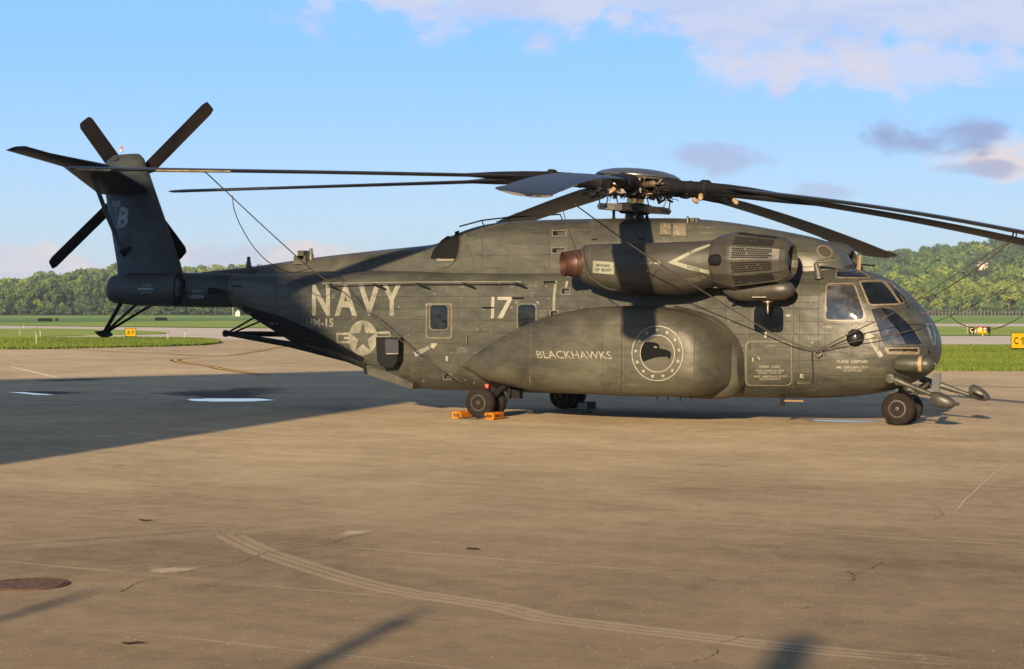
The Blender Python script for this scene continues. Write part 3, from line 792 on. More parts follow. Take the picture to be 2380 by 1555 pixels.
def nacelle(s_):
    rows = [(2.38, 3.64, 2.86, s_ * 1.95, .40, 3.25, 2.4, 2.2), (2.42, 3.66, 2.84, s_ * 1.95, .43, 3.25, 2.4, 2.2), (2.9, 3.67, 2.70, s_ * 1.98, .49, 3.25, 2.4, 2.2), (3.7, 3.67, 2.61, s_ * 2.0, .54, 3.25, 2.4, 2.2),
            (4.5, 3.68, 2.62, s_ * 2.0, .54, 3.25, 2.3, 2.2), (5.0, 3.70, 2.74, s_ * 2.0, .50, 3.26, 2.2, 2.2), (5.3, 3.71, 2.84, s_ * 2.0, .47, 3.28, 2.1, 2.1)]
    n = loft(rows, 40, 4).build('engine_nacelle', NAC, heli, smooth=True)
    # pylon between nacelle and fairing
    mb = MB(); mb.box((2.6, min(s_ * .8, s_ * 1.9), 2.75), (6.5, max(s_ * .8, s_ * 1.9), 3.60)); mb.build('nacelle_pylon', SKIN2, n)
    # exhaust pipe: open, aft and slightly outboard
    E_ = P(1308, 614, -2.42); S_ = P(1372, 612, -2.02); E_.y *= -s_; S_.y *= -s_
    ax = (E_ - S_); L_ = ax.length; ax.normalize(); o = S_
    mb = MB(); mb.lathe(o, ax, [(-.12, .31), (.15, .30), (.17, .306), (.19, .30), (L_ * .6, .275), (L_ * .62, .283), (L_ * .66, .272), (L_ - .03, .250), (L_, .256), (L_ + .004, .246), (L_ - .04, .238), (.1, .24)], 36, cap=False); mb.build('exhaust_pipe', COPPER, n, smooth=True)
    MB().lathe(o, ax, [(.22, .24), (.24, .24)], 24).build('exhaust_core', VOID, n)
    # particle separator barrel: twelve flat sides
    ax = Vector((1, s_ * -.03, .0)).normalized(); o = Vector((5.28, s_ * 2.02, 3.28))
    prof = [(0, .46), (.06, .49), (.40, .565), (.46, .565), (1.30, .45), (1.42, .42), (1.52, .36), (1.56, .30), (1.50, .27), (1.30, .25)]
    u, w = Vector((0, 0, 1)), Vector((0, 1, 0)); mb = MB(); rings = []
    for a, r in prof:
        ring = []
        for k in range(12):
            for dd in (-.44, .44):
                t_ = 2 * math.pi * (k + .5 + dd) / 12; q = 1 / math.cos(R(15) * .88)
                ring.append(o + ax * a + (u * math.cos(t_) + w * math.sin(t_)) * r * q * (1 if True else 1))
        rings.append(ring)
    mb.rings(rings, cap=True); bar = mb.build('intake_barrier', NAC, n)
    mb = MB(); ribs = MB()
    for k in range(12):
        t_ = 2 * math.pi * (k + .5) / 12; rad = u * math.cos(t_) + w * math.sin(t_); tan = -u * math.sin(t_) + w * math.cos(t_)
        if s_ * rad.y < -.25: continue
        sl = (ax * (1.30 - .46) + rad * (.45 - .565)).normalized(); nn = rad * sl.dot(ax) - ax * sl.dot(rad)
        nn = (rad - sl * rad.dot(sl)).normalized()
        for i in range(19):
            for j in range(5):
                a = .05 + i * .0415; r = .565 - a * .137; jw = (r * .20)
                if abs(j - 2) * .05 > jw - .01 + .02: continue
                p = o + ax * .46 + rad * .565 + sl * (a + (.02 if j % 2 else 0)) + tan * (j - 2) * .047 * (1 - a * .22) + nn * .0035
                if random.random() < .02: continue
                mb.add([p + (sl * math.cos(q) + tan * math.sin(q)) * .0205 for q in (R(60 * e) for e in range(6))], [tuple(range(6))])
        t2 = 2 * math.pi * k / 12; rad = u * math.cos(t2) + w * math.sin(t2)
        ribs.tube([o + ax * .1 + rad * .50, o + ax * .42 + rad * .585, o + ax * 1.3 + rad * .468, o + ax * 1.42 + rad * .43], .009, 5)
    mb.build('screen_hole', VOID, bar, kind='stuff'); ribs.build('rib', NAC, bar)
    MB().lathe(o + ax * 1.28, ax, [(0, .24), (.12, .22), (.2, .1), (.21, .0)], 20).build('intake_plug', NAC, bar, smooth=True)
    # side door knob
    kn = P(1660, 605, s_ * 2.52) if s_ < 0 else o + Vector((.1, .5, 0))
    mb = MB(); mb.lathe(kn + Vector((-.12, .06, 0)), (1, -.18, 0), [(0, .02), (.02, .10), (.16, .125), (.24, .12), (.30, .06), (.31, .01)], 20); mb.build('scoop', BLACK, bar, smooth=True)
    MB().lathe(kn + Vector((.1, .07, 0)), (1, -.3, 0), [(0, .145), (.03, .145), (.03, .125), (0, .125)], 20, False).build('clamp_ring', PANEL, bar)
    return n
NACS = nacelle(-1); NACP = nacelle(1)
BARS = [c for c in NACS.children if c.name.startswith('intake_barrier')][0]

S_F = Surf(FUS); S_ALL = Surf(FUS, DOG, BOOMT, MID); S_D = Surf(DOG); S_SP = Surf(SPN); S_N = Surf(NACS); S_T = Surf(BOOMT, MID)

poly('underside_shade', [z2(300, 655), z2(330, 628), z2(640, 715), z2(960, 858), z2(1280, 1040), z2(1262, 1068), z2(1150, 1024), z2(1000, 960), z2(800, 930), z2(560, 800)], S_F, BLACK, .008, FUS, .004)  # black overlay paints in the shade on the underside below the tail
# ---------------- panel seams and rivets
mb = MB(); rv = MB()
for l in [[(953, 668), (951, 760), (955, 905)], [z3(825, 350), z3(820, 470)], [z3(0, 1100), z3(160, 1100)], [z6b(750, 60), z6b(745, 300)], [z6b(0, 60), z6b(1000, 65), z6b(1230, 60)],
          [z7(262, 330), z7(240, 520), z7(240, 880)], [z7(50, 330), z7(45, 900), z7(30, 1180)], [z6b(1240, 160), z6b(1255, 560)], [z6b(1740, 170), z6b(1735, 560)], [z6b(1100, 490), z6b(1250, 490)],
          [z7(55, 375), z7(255, 375)], [z7(55, 440), z7(255, 440)], [z7(55, 505), z7(250, 505)], [z7(55, 565), z7(245, 565)],
          [z7(650, 560), z7(700, 690), z7(770, 850)], [z3(620, 350), z3(620, 800)], [z3(1380, 400), z3(1380, 520)], [z3(1380, 400), z3(1750, 405)],
          [(700, 650), (700, 790)], [(790, 650), (800, 830)], [(880, 660), (885, 860)], [(640, 650), (640, 770)], [z2(1650, 480), z2(1640, 1200)]]:
    seam(mb, l, S_F, .012); rivets(rv, [(x + 2.2, y) for x, y in l], S_F, 4.6, .0085)
for k in range(13): seam(mb, [(705 + k * 4, 676 + k * 15), (946, 674 + k * 15)], S_F, .011)
for k in range(6): seam(mb, [(965, 700 + k * 36), (1018 if k in (0, 1, 2) else 1060, 700 + k * 36)], S_F, .009)
rnd = random.Random(5)
for _ in range(190):      # paint chips and scuffs down to primer
    x, y = rnd.uniform(700, 2090), rnd.uniform(655, 900); p, n = S_F.hit(x, y)
    if p is None or p.y > -.9: continue
    a_ = rnd.uniform(.008, .035); b_ = rnd.uniform(.005, .011); rv.add([p + n * .003 + Vector((-a_, 0, -b_)), p + n * .003 + Vector((a_, 0, -b_ * .4)), p + n * .003 + Vector((a_ * .7, 0, b_)), p + n * .003 + Vector((-a_ * .8, 0, b_ * .7))], [(0, 1, 2, 3)])
mb.build('panel_seam', SEAM, FUS, kind='stuff'); rv.build('rivet', RIVET, FUS, kind='stuff')
mb = MB(); rv = MB()
for l in [[(1118, 520), (1122, 560), (1120, 632)], [z4(510, 750), z4(515, 1240)], [z4(945, 720), z4(940, 960)], [z4(540, 820), z4(1500, 820)], [z4(720, 830), z4(715, 1240)], [z4(1500, 720), z4(1505, 940)],
          [z4(0, 975), z4(510, 985)], [z4(0, 1225), z4(500, 1215)], [z4(1940, 730), z4(1940, 940)], [z5(1640, 90), z5(1640, 230)], [z5(2210, 220), z5(2200, 480)], [z5(2200, 480), z5(2380, 470)], [z3(530, 0), z3(530, 180)], [z3(530, 165), z3(1100, 160)],
          [(1075, 535), (1110, 630)]]:
    seam(mb, l, S_D, .014); rivets(rv, [(x + 2, y + 1.5) for x, y in l], S_D, 4.6, .0085)
mb.build('panel_seam', SEAM, DOG, kind='stuff'); rv.build('rivet', RIVET, DOG, kind='stuff')
mb = MB(); seam(mb, [(470, 634), (700, 634.5), (1000, 635), (1290, 641)], S_ALL, .045, .004); mb.build('deck_gap', SEAM, FUS)
mb = MB()
rivets(mb, [(950, 670), (949, 760), (953, 900)], S_F, 7); rivets(mb, [z3(825, 350), z3(822, 470)], S_F, 5)
for r_ in ([z3(12, 480), z3(240, 480), z3(245, 785), z3(12, 785), z3(12, 480)], [z6b(1335, 200), z6b(1650, 200), z6b(1655, 475), z6b(1335, 475), z6b(1335, 200)]): rivets(mb, r_, S_F, 5.5)
rivets(mb, [z7(262, 330), z7(240, 880), z7(262, 1180)], S_F, 6); rivets(mb, [z6b(1260, 560), z6b(1730, 556)], S_F, 5)
mb.build('rivet', RIVET, FUS, kind='stuff')
mb = MB(); rivets(mb, [z4(890, 966), z4(1550, 955), z4(2200, 945)], Surf(NACS, DOG), 3.4, .011); rivets(mb, [z4(870, 1090), z4(875, 1330)], S_N, 5); rivets(mb, [z4(925, 1010), z4(935, 1350)], S_N, 5); mb.build('rivet', RIVET, NACS, kind='stuff')
mb = MB()
for l in [[z3(915, 670), z3(915, 1270)], [z3(545, 830), z3(540, 1190)], [z3(1745, 505), z3(1745, 1310)], [z6b(720, 430), z6b(712, 1020)], [z6b(190, 200), z6b(740, 385)]]: seam(mb, l, S_SP, .016)
mb.build('panel_seam', SEAM, SPN, kind='stuff')
mb = MB()
for l in [[z3(935, 690), z3(932, 1265)], [z3(1728, 800), z3(1722, 1300)], [z3(1760, 800), z3(1762, 1300)], [z6b(708, 440), z6b(706, 1010)], [z3(550, 850), z3(540, 1190)]]: rivets(mb, l, S_SP, 6, .010)
mb.build('rivet', RIVET, SPN, kind='stuff')

# ---------------- lettering and marks (flat print on the skin)
letters('N', zq4(z2, 872, 466, 1012, 708), S_F, FADE, FUS, .006, .03)
letters('A', zq4(z2, 1048, 466, 1222, 708), S_F, FADE, FUS, .006, .03)
letters('V', zq4(z2, 1232, 466, 1400, 708), S_F, FADE, FUS, .006, .03)
letters('Y', zq4(z2, 1418, 464, 1566, 708), S_F, FADE, FUS, .006, .03)
letters('HM-15', zq4(z2, 826, 730, 1040, 794), S_F, FADE, FUS, .006, .03)
def patch2(name, pts, surf, m, parent, off=.006, label=None): return lay(name, pts, [tuple(range(len(pts)))], surf, m, off, parent, 14, 0, label)
# 1 and 7
patch2('numeral', [z3(592, 418), z3(618, 418), z3(614, 608), z3(586, 608)], S_F, WHITE, FUS)
patch2('numeral', [z3(645, 418), z3(770, 418), z3(776, 436), z3(690, 608), z3(644, 608), z3(735, 446), z3(645, 446)], S_F, WHITE, FUS)
# star and bars
cx, cy = z2(1268, 880)
patch2('insignia_bar', [z2(1060, 840), z2(1480, 828), z2(1480, 918), z2(1062, 922)], S_F, FADE, FUS, .005)
patch2('insignia_bar', [z2(1075, 858), z2(1470, 846), z2(1470, 900), z2(1077, 904)], S_F, SKIN, FUS, .0065)
patch2('insignia_bar', [z2(1120, 872), z2(1465, 866), z2(1465, 882), z2(1120, 888)], S_F, FADE, FUS, .008)
patch2('insignia_disc', ellipse(cx, cy, 112 / 1.944 / 1.721, 136 / 1.944 / 1.721, 40), S_F, FADE, FUS, .010)
star = []
def star_pts(cx, cy, rx, ry, rot=0):
    return [(cx + rx * (1 if k % 2 == 0 else .385) * math.sin(R(36 * k) + rot), cy - ry * (1 if k % 2 == 0 else .385) * math.cos(R(36 * k) + rot)) for k in range(10)]
def star_patch(cx, cy, rx, ry, surf, m, parent, off, rot=0, name='star'):
    p = star_pts(cx, cy, rx, ry, rot) + [(cx, cy)]
    return lay(name, p, [(i, (i + 1) % 10, 10) for i in range(10)], surf, m, off, parent, 14, 0)
star_patch(cx, cy, 100 / 1.944 / 1.721, 120 / 1.944 / 1.721, S_F, SKIN, FUS, .013, name='insignia_star')
letters('BLACKHAWKS', [z3(985, 897), z3(1645, 903), z3(1665, 972), z3(1005, 962)], S_SP, WHITE, SPN, .006, -.004)
# serif ticks under the capitals
# eagle badge
bx, by = z6b(337, 685); rx = 268 / 2.591 / 1.721; ry = 287 / 2.591 / 1.721
def annulus(name, cx, cy, rx, ry, w, surf, m, parent, off):
    ring_poly(name, ellipse(cx, cy, rx, ry, 64), ellipse(cx, cy, rx - w, ry - w, 64), surf, m, off, parent, 0, 200)
annulus('badge_ring', bx, by, rx, ry, 2.0, S_SP, WHITE, SPN, .007)
annulus('badge_ring', bx, by + .5, 182 / 4.459, 196 / 4.459, 2.0, S_SP, WHITE, SPN, .007)
for k in range(13):
    a = 2 * math.pi * k / 13 - .02; mx = (rx + 182 / 4.459) / 2; my = (ry + 196 / 4.459) / 2
    star_patch(bx + mx * math.sin(a), by - my * math.cos(a), 5.2, 5.8, S_SP, WHITE, SPN, .007, 0, 'badge_star')
eag = [(205, 570), (260, 566), (310, 570), (345, 588), (358, 615), (360, 632), (400, 640), (450, 655), (475, 675), (480, 700), (470, 735), (460, 750), (452, 735), (435, 718), (400, 722), (350, 722), (300, 732), (240, 752), (190, 772), (172, 735), (162, 690), (168, 640), (185, 600)]
patch2('badge_eagle', [z6b(*p) for p in eag], S_SP, EAGLE, SPN, .008)
patch2('badge_eye', ellipse(*z6b(316, 620), 4.4, 2.0, 12, .25), S_SP, FADE, SPN, .011)
# nacelle marks
patch2('placard', [z4(965, 1150), z4(1185, 1165), z4(1183, 1293), z4(962, 1275)], S_N, mat('placard_paint', (.17, .18, .135), .6), NACS, .005, 'pale placard reading BEWARE OF BLAST')
letters('BEWARE', [z4(1003, 1182), z4(1140, 1190), z4(1140, 1216), z4(1003, 1208)], S_N, EAGLE, NACS, .010, .01)
letters('OF  BLAST', [z4(988, 1226), z4(1158, 1234), z4(1158, 1262), z4(988, 1254)], S_N, EAGLE, NACS, .010, .01)
chev = [z4(1735, 1168), z4(2000, 1035), z4(2175, 976), z4(2176, 1000), z4(2020, 1062), z4(1838, 1157), z4(1842, 1163), z4(2000, 1210), z4(2165, 1250), z4(2170, 1288), z4(1950, 1240)]
patch2('chevron', chev, Surf(NACS, BARS), mat('chevron_paint', (.165, .17, .13), .6), NACS, .005, 'pale arrow chevron reading JET INTAKE')
letters('JET', [z4(1950, 1062), z4(2010, 1036), z4(2020, 1056), z4(1958, 1084)], S_N, EAGLE, NACS, .010, .01)
letters('INTAKE', [z4(1942, 1200), z4(2072, 1234), z4(2066, 1264), z4(1942, 1226)], S_N, EAGLE, NACS, .010, .01)
letters('DANGER', [z4(1458, 1160), z4(1592, 1164), z4(1592, 1188), z4(1458, 1186)], S_N, FADE, NACS, .006)
patch2('arrow', [z4(1602, 1168), z4(1640, 1168), z4(1640, 1155), z4(1668, 1174), z4(1640, 1194), z4(1640, 1182), z4(1602, 1182)], S_N, WHITE, NACS)
letters('WARNING IN CASE OF FIRE\nDO NOT OPEN ENGINE DOORS\nUNTIL FIRE IS OUT', [z4(1905, 1340), z4(2130, 1300), z4(2140, 1345), z4(1960, 1385)], S_N, FADE, NACS, .006)
# rescue arrows
patch2('arrow', [z2(1665, 990), z2(1800, 935), z2(1795, 922), z2(1848, 922), z2(1815, 965), z2(1808, 955), z2(1678, 1025)], S_F, WHITE, FUS, .006, 'pale rescue arrow')
letters('RESCUE', [z2(1676, 990), z2(1796, 938), z2(1803, 958), z2(1684, 1012)], S_F, EAGLE, FUS, .011, .01)
patch2('arrow', [z7(608, 718), z7(676, 770), z7(648, 782), z7(746, 920), z7(715, 935), z7(625, 792), z7(608, 800)], S_F, WHITE, FUS, .014, 'pale rescue arrow by the cockpit')
letters('RESCUE', [z7(672, 808), z7(716, 884), z7(700, 892), z7(656, 820)], S_F, EAGLE, FUS, .019, .0)
# crew panels
letters('CREW  CHIEF', zq4(z6b, 1396, 810, 1612, 834), S_F, WHITE, FUS, .024, .012)
letters('AWS2  HARRISON, PIKE\nROUND  ROCK, TX', zq4(z6b, 1358, 852, 1648, 897), S_F, WHITE, FUS, .024, .008)
letters('AWS2  ARMSTRONG, SCOTT\nJACKSONVILLE, FL', zq4(z6b, 1335, 912, 1684, 960), S_F, WHITE, FUS, .024, .008)
letters('PLANE  CAPTAIN', zq4(z7, 385, 954, 624, 978), S_F, WHITE, FUS, .016, .012)
letters('AM3  TEMPELMAN, TROY\nATLANTA, GA', zq4(z7, 378, 1000, 630, 1046), S_F, WHITE, FUS, .016, .008)
letters('LCDR', zq4(z7, 280, 690, 342, 708), S_F, WHITE, FUS, .006, .008); letters('SKI', zq4(z7, 484, 690, 522, 708), S_F, WHITE, FUS, .006, .008)
letters('E', zq4(z6b, 1815, 898, 1852, 938), S_F, WHITE, FUS, .006, .03)
letters('DANGER\n\nKEEP AWAY', zq4(z1, 832, 1165, 902, 1222), S_T, FADE2, BOOMT); patch2('arrow', [z1(812, 1194), z1(826, 1186), z1(826, 1190), z1(908, 1190), z1(908, 1200), z1(826, 1200), z1(826, 1204)], S_T, FADE2, BOOMT)
letters('MH-53E', zq4(z1, 1140, 1203, 1192, 1216), S_T, FADE2, MID); letters('162504', zq4(z1, 1122, 1228, 1210, 1252), S_T, FADE2, MID, .006, .02)
# nose number, seen raking
patch2('nose_numeral', [z7(1070, 672), z7(1092, 672), z7(1138, 838), z7(1126, 838)], S_F, FADEN, FUS)
patch2('nose_numeral', [z7(1092, 668), z7(1124, 668), z7(1150, 745), z7(1150, 838), z7(1140, 838), z7(1138, 760), z7(1112, 680), z7(1096, 682)], S_F, FADEN, FUS)
# pale guide stripes and stencil clusters
patch2('stripe', [z3(1152, 280), z3(1176, 280), z3(1160, 400), z3(1156, 540), z3(1134, 540), z3(1136, 420)], S_F, FADE, FUS)
patch2('stripe', [z3(1262, 235), z3(1285, 235), z3(1262, 335), z3(1243, 335)], S_F, FADE, FUS)
patch2('stripe', [z3(186, 945), z3(204, 945), z3(204, 988), z3(186, 988)], S_F, WHITE, FUS)
for a, b_, c_, d_ in [(807, 462, 832, 470), (985, 462, 1010, 470), (1003, 470, 1010, 487), (807, 470, 814, 487)]: patch2('stencil', zq4(z3, a, b_, c_, d_), S_F, FADE, FUS)
for s_, q, sf in [('CUT HERE\nFOR\nEMERGENCY\nRESCUE', zq4(z3, 1008, 542, 1085, 598), S_F), ('EXHAUST\nKEEP CLEAR', zq4(z3, 917, 303, 1000, 328), S_F), ('HAND\nHOLD', zq4(z3, 755, 315, 788, 340), S_F), ('HAND\nHOLD', zq4(z3, 313, 315, 346, 340), S_F),
                 ('WARNING\nDO NOT SLIDE\nWITH CARGO', zq4(z3, 284, 870, 378, 912), S_F), ('TO OPEN SLIDE\nPULL HANDLE OUT\nAND PUSH', zq4(z6b, 1430, 594, 1575, 622), S_F), ('DO NOT STEP\nON THIS PANEL', zq4(z6b, 1890, 512, 2040, 545), S_F), ('NOT FOR\nPUSHING', zq4(z6b, 1785, 975, 1920, 1000), S_F),
                 ('JACK POINT\nFWD', zq4(z6b, 1895, 1052, 2005, 1078), S_F)]:
    letters(s_, q, sf, FADE, FUS, .024 if 'OPEN' in s_ else .006)
letters('OPEN\nTHIS SIDE UP', zq4(z4, 95, 1068, 228, 1120), S_D, FADE, DOG); letters('TO OPEN SLIDE', zq4(z4, 2078, 858, 2212, 874), S_D, FADE, DOG); letters('NO STEP ON EDGES OF DOOR', zq4(z4, 2050, 798, 2235, 812), S_D, FADE, DOG)
# anchor mark
patch2('anchor_mark', [z6b(1940, 548), z6b(1946, 548), z6b(1946, 572), z6b(1958, 566), z6b(1956, 580), z6b(1943, 586), z6b(1930, 580), z6b(1928, 566), z6b(1940, 572)], S_F, FADE, FUS)

# ---------------- windows, doors and hatches
def window(outer, inner, glass=GLASS, surf=S_F, parent=FUS, fr=PANEL, h=.022, name='window'):
    f = ring_poly(name, outer, inner, surf, fr, h, parent, .01)
    lay('pane', inner, [tuple(range(len(inner)))], surf, glass, .006, f, 10, 0)
    return f
def zr4(z, x0, y0, x1, y1, r): a = z(x0, y0); b = z(x1, y1); return rrect(a[0], a[1], b[0], b[1], r)
w_ = window(zr4(z3, 42, 484, 214, 716, 9), zr4(z3, 50, 492, 206, 708, 8)); ring_poly('emergency_exit_frame', zr4(z3, 8, 475, 242, 790, 7), zr4(z3, 20, 487, 230, 776, 6), S_F, PANEL, .012, FUS, .008)
window(zr4(z3, 820, 478, 996, 720, 10), zr4(z3, 830, 486, 986, 712, 9))
window(zr4(z6b, 1326, 190, 1660, 482, 13), zr4(z6b, 1340, 202, 1646, 470, 11), fr=SKIN2)
# crew door halves: raised skin panels
o = ring_poly('door_frame', zr4(z6b, 1240, 150, 1745, 556, 16), zr4(z6b, 1256, 164, 1730, 546, 14), S_F, SKIN2, .010, FUS, .006)
DR = poly('lower_door', zr4(z6b, 1256, 562, 1730, 1012, 12), S_F, SKIN, .018, FUS, .01)
ring_poly('door_seal', zr4(z6b, 1250, 556, 1736, 1018, 13), zr4(z6b, 1262, 568, 1724, 1006, 12), S_F, PANEL, .020, DR, .006)
patch2('handle', zr4(z6b, 1285, 582, 1308, 652, 2), S_F, SEAM, DR, .024)
patch2('latch', [z6b(1460, 458), z6b(1476, 460), z6b(1468, 526), z6b(1446, 522)], S_F, WHITE, FUS, .03)
patch2('latch', zq4(z6b, 1672, 282, 1714, 304), S_F, WHITE, FUS, .02)
patch2('latch', zq4(z6b, 1322, 730, 1336, 770), S_F, WHITE, DR, .026); patch2('latch', [z6b(1372, 718), z6b(1384, 712), z6b(1408, 746), z6b(1398, 754)], S_F, WHITE, DR, .026)
PC = poly('avionics_door', zr4(z7, 268, 925, 757, 1178, 12), S_F, SKIN2, .011, FUS, .008)
patch2('handle', zq4(z7, 468, 1098, 522, 1114), S_F, SEAM, PC, .014)
for x in (395, 628): patch2('hinge', [z7(x - 30, 905), z7(x - 10, 905), z7(x - 10, 888), z7(x + 12, 888), z7(x + 12, 905), z7(x + 32, 905), z7(x + 32, 918), z7(x + 12, 918), z7(x + 10, 945), z7(x - 8, 945), z7(x - 10, 918), z7(x - 30, 918)], S_F, SKIN, FUS, .018)
poly('access_panel', zr4(z7, 348, 740, 448, 838, 2), S_F, SKIN2, .006, FUS, .006)
patch2('placard', zr4(z7, 552, 694, 606, 710, 1.5), S_F, WHITE, FUS, .006)
poly('access_panel', zr4(z3, 530, 0, 1100, 160, 2), S_D, SKIN2, .008, DOG, .006)
poly('access_panel', zq4(z4, 728, 832, 936, 1235), S_D, SKIN2, .008, DOG, .006); poly('access_panel', zq4(z4, 955, 828, 1500, 945), S_D, SKIN2, .008, DOG, .006)
def recess(z, x0, y0, x1, y1, surf=S_F, parent=FUS, rim=PANEL):
    f = ring_poly('foot_step', zr4(z, x0 - 5, y0 - 5, x1 + 5, y1 + 5, 1), zr4(z, x0 + 3, y0 + 3, x1 - 3, y1 - 3, 1), surf, rim, .012, parent, .006)
    patch2('recess', zr4(z, x0, y0, x1, y1, 1), surf, VOID, f, .005)
    w = (x1 - x0); patch2('tread', zq4(z, x0 + w * .35, y0 + (y1 - y0) * .3, x1 - 4, y1 - 4), surf, SKIN2, f, .009)
recess(z3, 1215, 342, 1287, 396); recess(z3, 1115, 542, 1183, 600); recess(z3, 168, 1104, 232, 1150)
recess(z4, 545, 842, 685, 895, S_D, DOG); recess(z4, 540, 1018, 674, 1072, S_D, DOG)
for q in ((955, 922, 1008, 938), (1435, 918, 1490, 933)): patch2('vent_slot', zq4(z4, *q), S_D, VOID, DOG, .01)
GRID = mat('grille_mesh', (.25, .21, .15), .5, metal=.3)
def grille(x0, y0, x1, y1):
    o = patch2('grille', zr4(z4, x0, y0, x1, y1, 3), S_D, VOID, DOG, .006); mb = MB()
    k = x0 + 8
    while k < x1: seam(mb, [z4(k, y0 + 4), z4(k, y1 - 4)], S_D, .010, .016); k += 13
    k = y0 + 8
    while k < y1: seam(mb, [z4(x0 + 4, k), z4(x1 - 4, k)], S_D, .010, .018); k += 13
    mb.build('grille_wire', GRID, o, kind='stuff')
    mb = MB(); rnd = random.Random(x0)
    for _ in range(14):
        a = (rnd.uniform(x0 + 20, x1 - 20), rnd.uniform(y0 + 20, y1 - 20)); seam(mb, [z4(*a), z4(a[0] + rnd.uniform(-35, 35), a[1] + rnd.uniform(-35, 35))], S_D, .022, .010)
    mb.build('pipe', RIVET, o, kind='stuff')
grille(1655, 765, 1770, 890); grille(1790, 765, 1932, 892)
cxy = zb(968, 724)
GO = ring_poly('oil_cooler_grille', ellipse(*cxy, 19.5, 14.5, 28, .45), ellipse(*cxy, 15.5, 11, 28, .45), S_D, PANEL, .02, DOG, .01)
patch2('grille_mesh', ellipse(*cxy, 16, 11.5, 24, .45), S_D, mat('dark_mesh', (.035, .028, .018), .6, var=.6, scale=90), GO, .008)
# aft cooling outlet in the hump
duct = [(1072, 538), (1052, 545), (1030, 560), (1010, 582), (1000, 603), (1003, 618), (1022, 624), (1042, 622), (1058, 610), (1066, 592), (1071, 570)]
DU = poly('cooling_outlet', rounded(duct, .3, 3), S_D, SKIN2, .03, DOG, .03)
patch2('duct_throat', [(1070, 541), (1052, 548), (1030, 563), (1011, 585), (1004, 603), (1060, 603), (1066, 590), (1070, 570)], S_D, VOID, DU, .060)
patch2('duct_lip', [(1018, 603), (1060, 603), (1056, 607.5), (1022, 608.5)], S_D, mat('bare_metal', (.34, .27, .18), .35, metal=.6), DU, .066)

# cockpit glazing
sw_o = rounded([z7(300, 348), z7(528, 343), z7(555, 385), z7(632, 612), z7(602, 672), z7(290, 672), z7(270, 630), z7(284, 375)], .28)
sw_i = rounded([z7(318, 374), z7(502, 370), z7(522, 400), z7(594, 600), z7(578, 642), z7(306, 642), z7(300, 610), z7(308, 400)], .28)
SWN = window(sw_o, sw_i, PLEX, S_F, FUS, SKIN2, .03); SWN['label'] = 'sliding cockpit side window with dull frame'
ring_poly('window_seal', [(a[0] * .35 + b[0] * .65, a[1] * .35 + b[1] * .65) for a, b in zip(sw_o, sw_i)], sw_i, S_F, FRAMEM, .034, SWN, .004)
def frame_win(pts, k, glass, name='windshield', fr=FRAMEM, rr=.12):
    o = rounded(pts, rr, 3); return window(shrink(o, -k), o, glass, S_F, FUS, fr, .02, name)
frame_win([z7(566, 350), z7(742, 350), z7(800, 420), z7(868, 518), z7(640, 524)], 5, GLASS, 'side_windshield')
frame_win([z7(756, 352), z7(800, 358), z7(852, 420), z7(905, 505), z7(884, 516), z7(815, 425)], 3, GLASS, 'front_windshield')
frame_win([z7(390, 240), z7(440, 236), z7(520, 250), z7(590, 285), z7(638, 318), z7(378, 314)], 3, GLASS, 'eyebrow_window')
CHIN = frame_win([z7(648, 562), z7(735, 552), z7(812, 566), z7(900, 636), z7(978, 722), z7(1044, 834), z7(746, 834), z7(702, 700)], 4, GLASS, 'chin_window', SKIN2, .08)
patch2('pane_reflection', [z7(650, 564), z7(728, 556), z7(790, 640), z7(862, 722), z7(918, 830), z7(748, 830), z7(706, 700)], S_F, PLEX, CHIN, .010)  # window reflection painted as a paler patch of glass
LT = poly('nose_hatch', [z7(752, 858), z7(1022, 856), z7(1024, 908), z7(990, 912), z7(776, 908)], S_F, FRAMEM, .02, FUS, .02)
patch2('hatch_opening', [z7(785, 868), z7(1008, 866), z7(1008, 890), z7(930, 884), z7(900, 890), z7(788, 892)], S_F, BLACK, LT, .026)
patch2('hatch_bar', [z7(786, 884), z7(896, 882), z7(896, 888), z7(786, 890)], S_F, PANEL, LT, .03)
# black sensor domes
def dome(px, py, y, r, m=BLACK, name='sensor_dome', par=None):
    p, n = S_F.hit(px, py); o = MB().lathe(p - n * .03, n, [(0, r * 1.12), (.06, r * 1.1), (.10, r), (.17, r * .86), (.20, r * .5), (.205, .01)], 24).build(name, m, par or FUS, smooth=True)
    MB().lathe(p + n * .16, n, [(0, r * .32), (.03, r * .30), (.035, .01)], 16).build('lens', mat('lens_dark', (.05, .04, .04), .1), o, smooth=True)
dome(*z7(527, 782), -1.3, .155)
# pitot, wiper, aerials on nose
p, n = S_F.hit(*z7(1040, 592)); MB().tube([p, p + Vector((.12, -.02, .03)), p + Vector((.34, -.06, .02))], [.012, .012, .006], 6).build('pitot_tube', mat('dull_red', (.10, .05, .04), .5), FUS)
mb = MB()
for a, b_ in (((905, 505), (830, 410)), ((925, 560), (890, 470)), ((940, 545), (905, 520))):
    pa, na = S_F.hit(*z7(*a)); pb, nb = S_F.hit(*z7(*b_)); mb.tube([pa + na * .05, pb + nb * .04], .010, 5)
mb.build('windshield_wiper', BLACK, FUS)
p, n = S_F.hit(1996, 628); mb = MB(); mb.tube([p - n * .03, p + Vector((.03, 0, .30))], [.05, .035], 6); mb.build('blade_aerial', mat('aerial_tan', (.15, .105, .06), .6), FUS)
mb = MB(); q = Vector((7.75, 0, 3.2)); mb.box((q.x - .45, -.02, q.z - .12), (q.x - .1, .02, q.z - .02)); mb.tube([q + Vector((-.45, 0, 0)), q + Vector((-.1, 0, .03)), q + Vector((.15, 0, 0))], .022, 6); mb.build('top_aerial', BLACK, FUS)
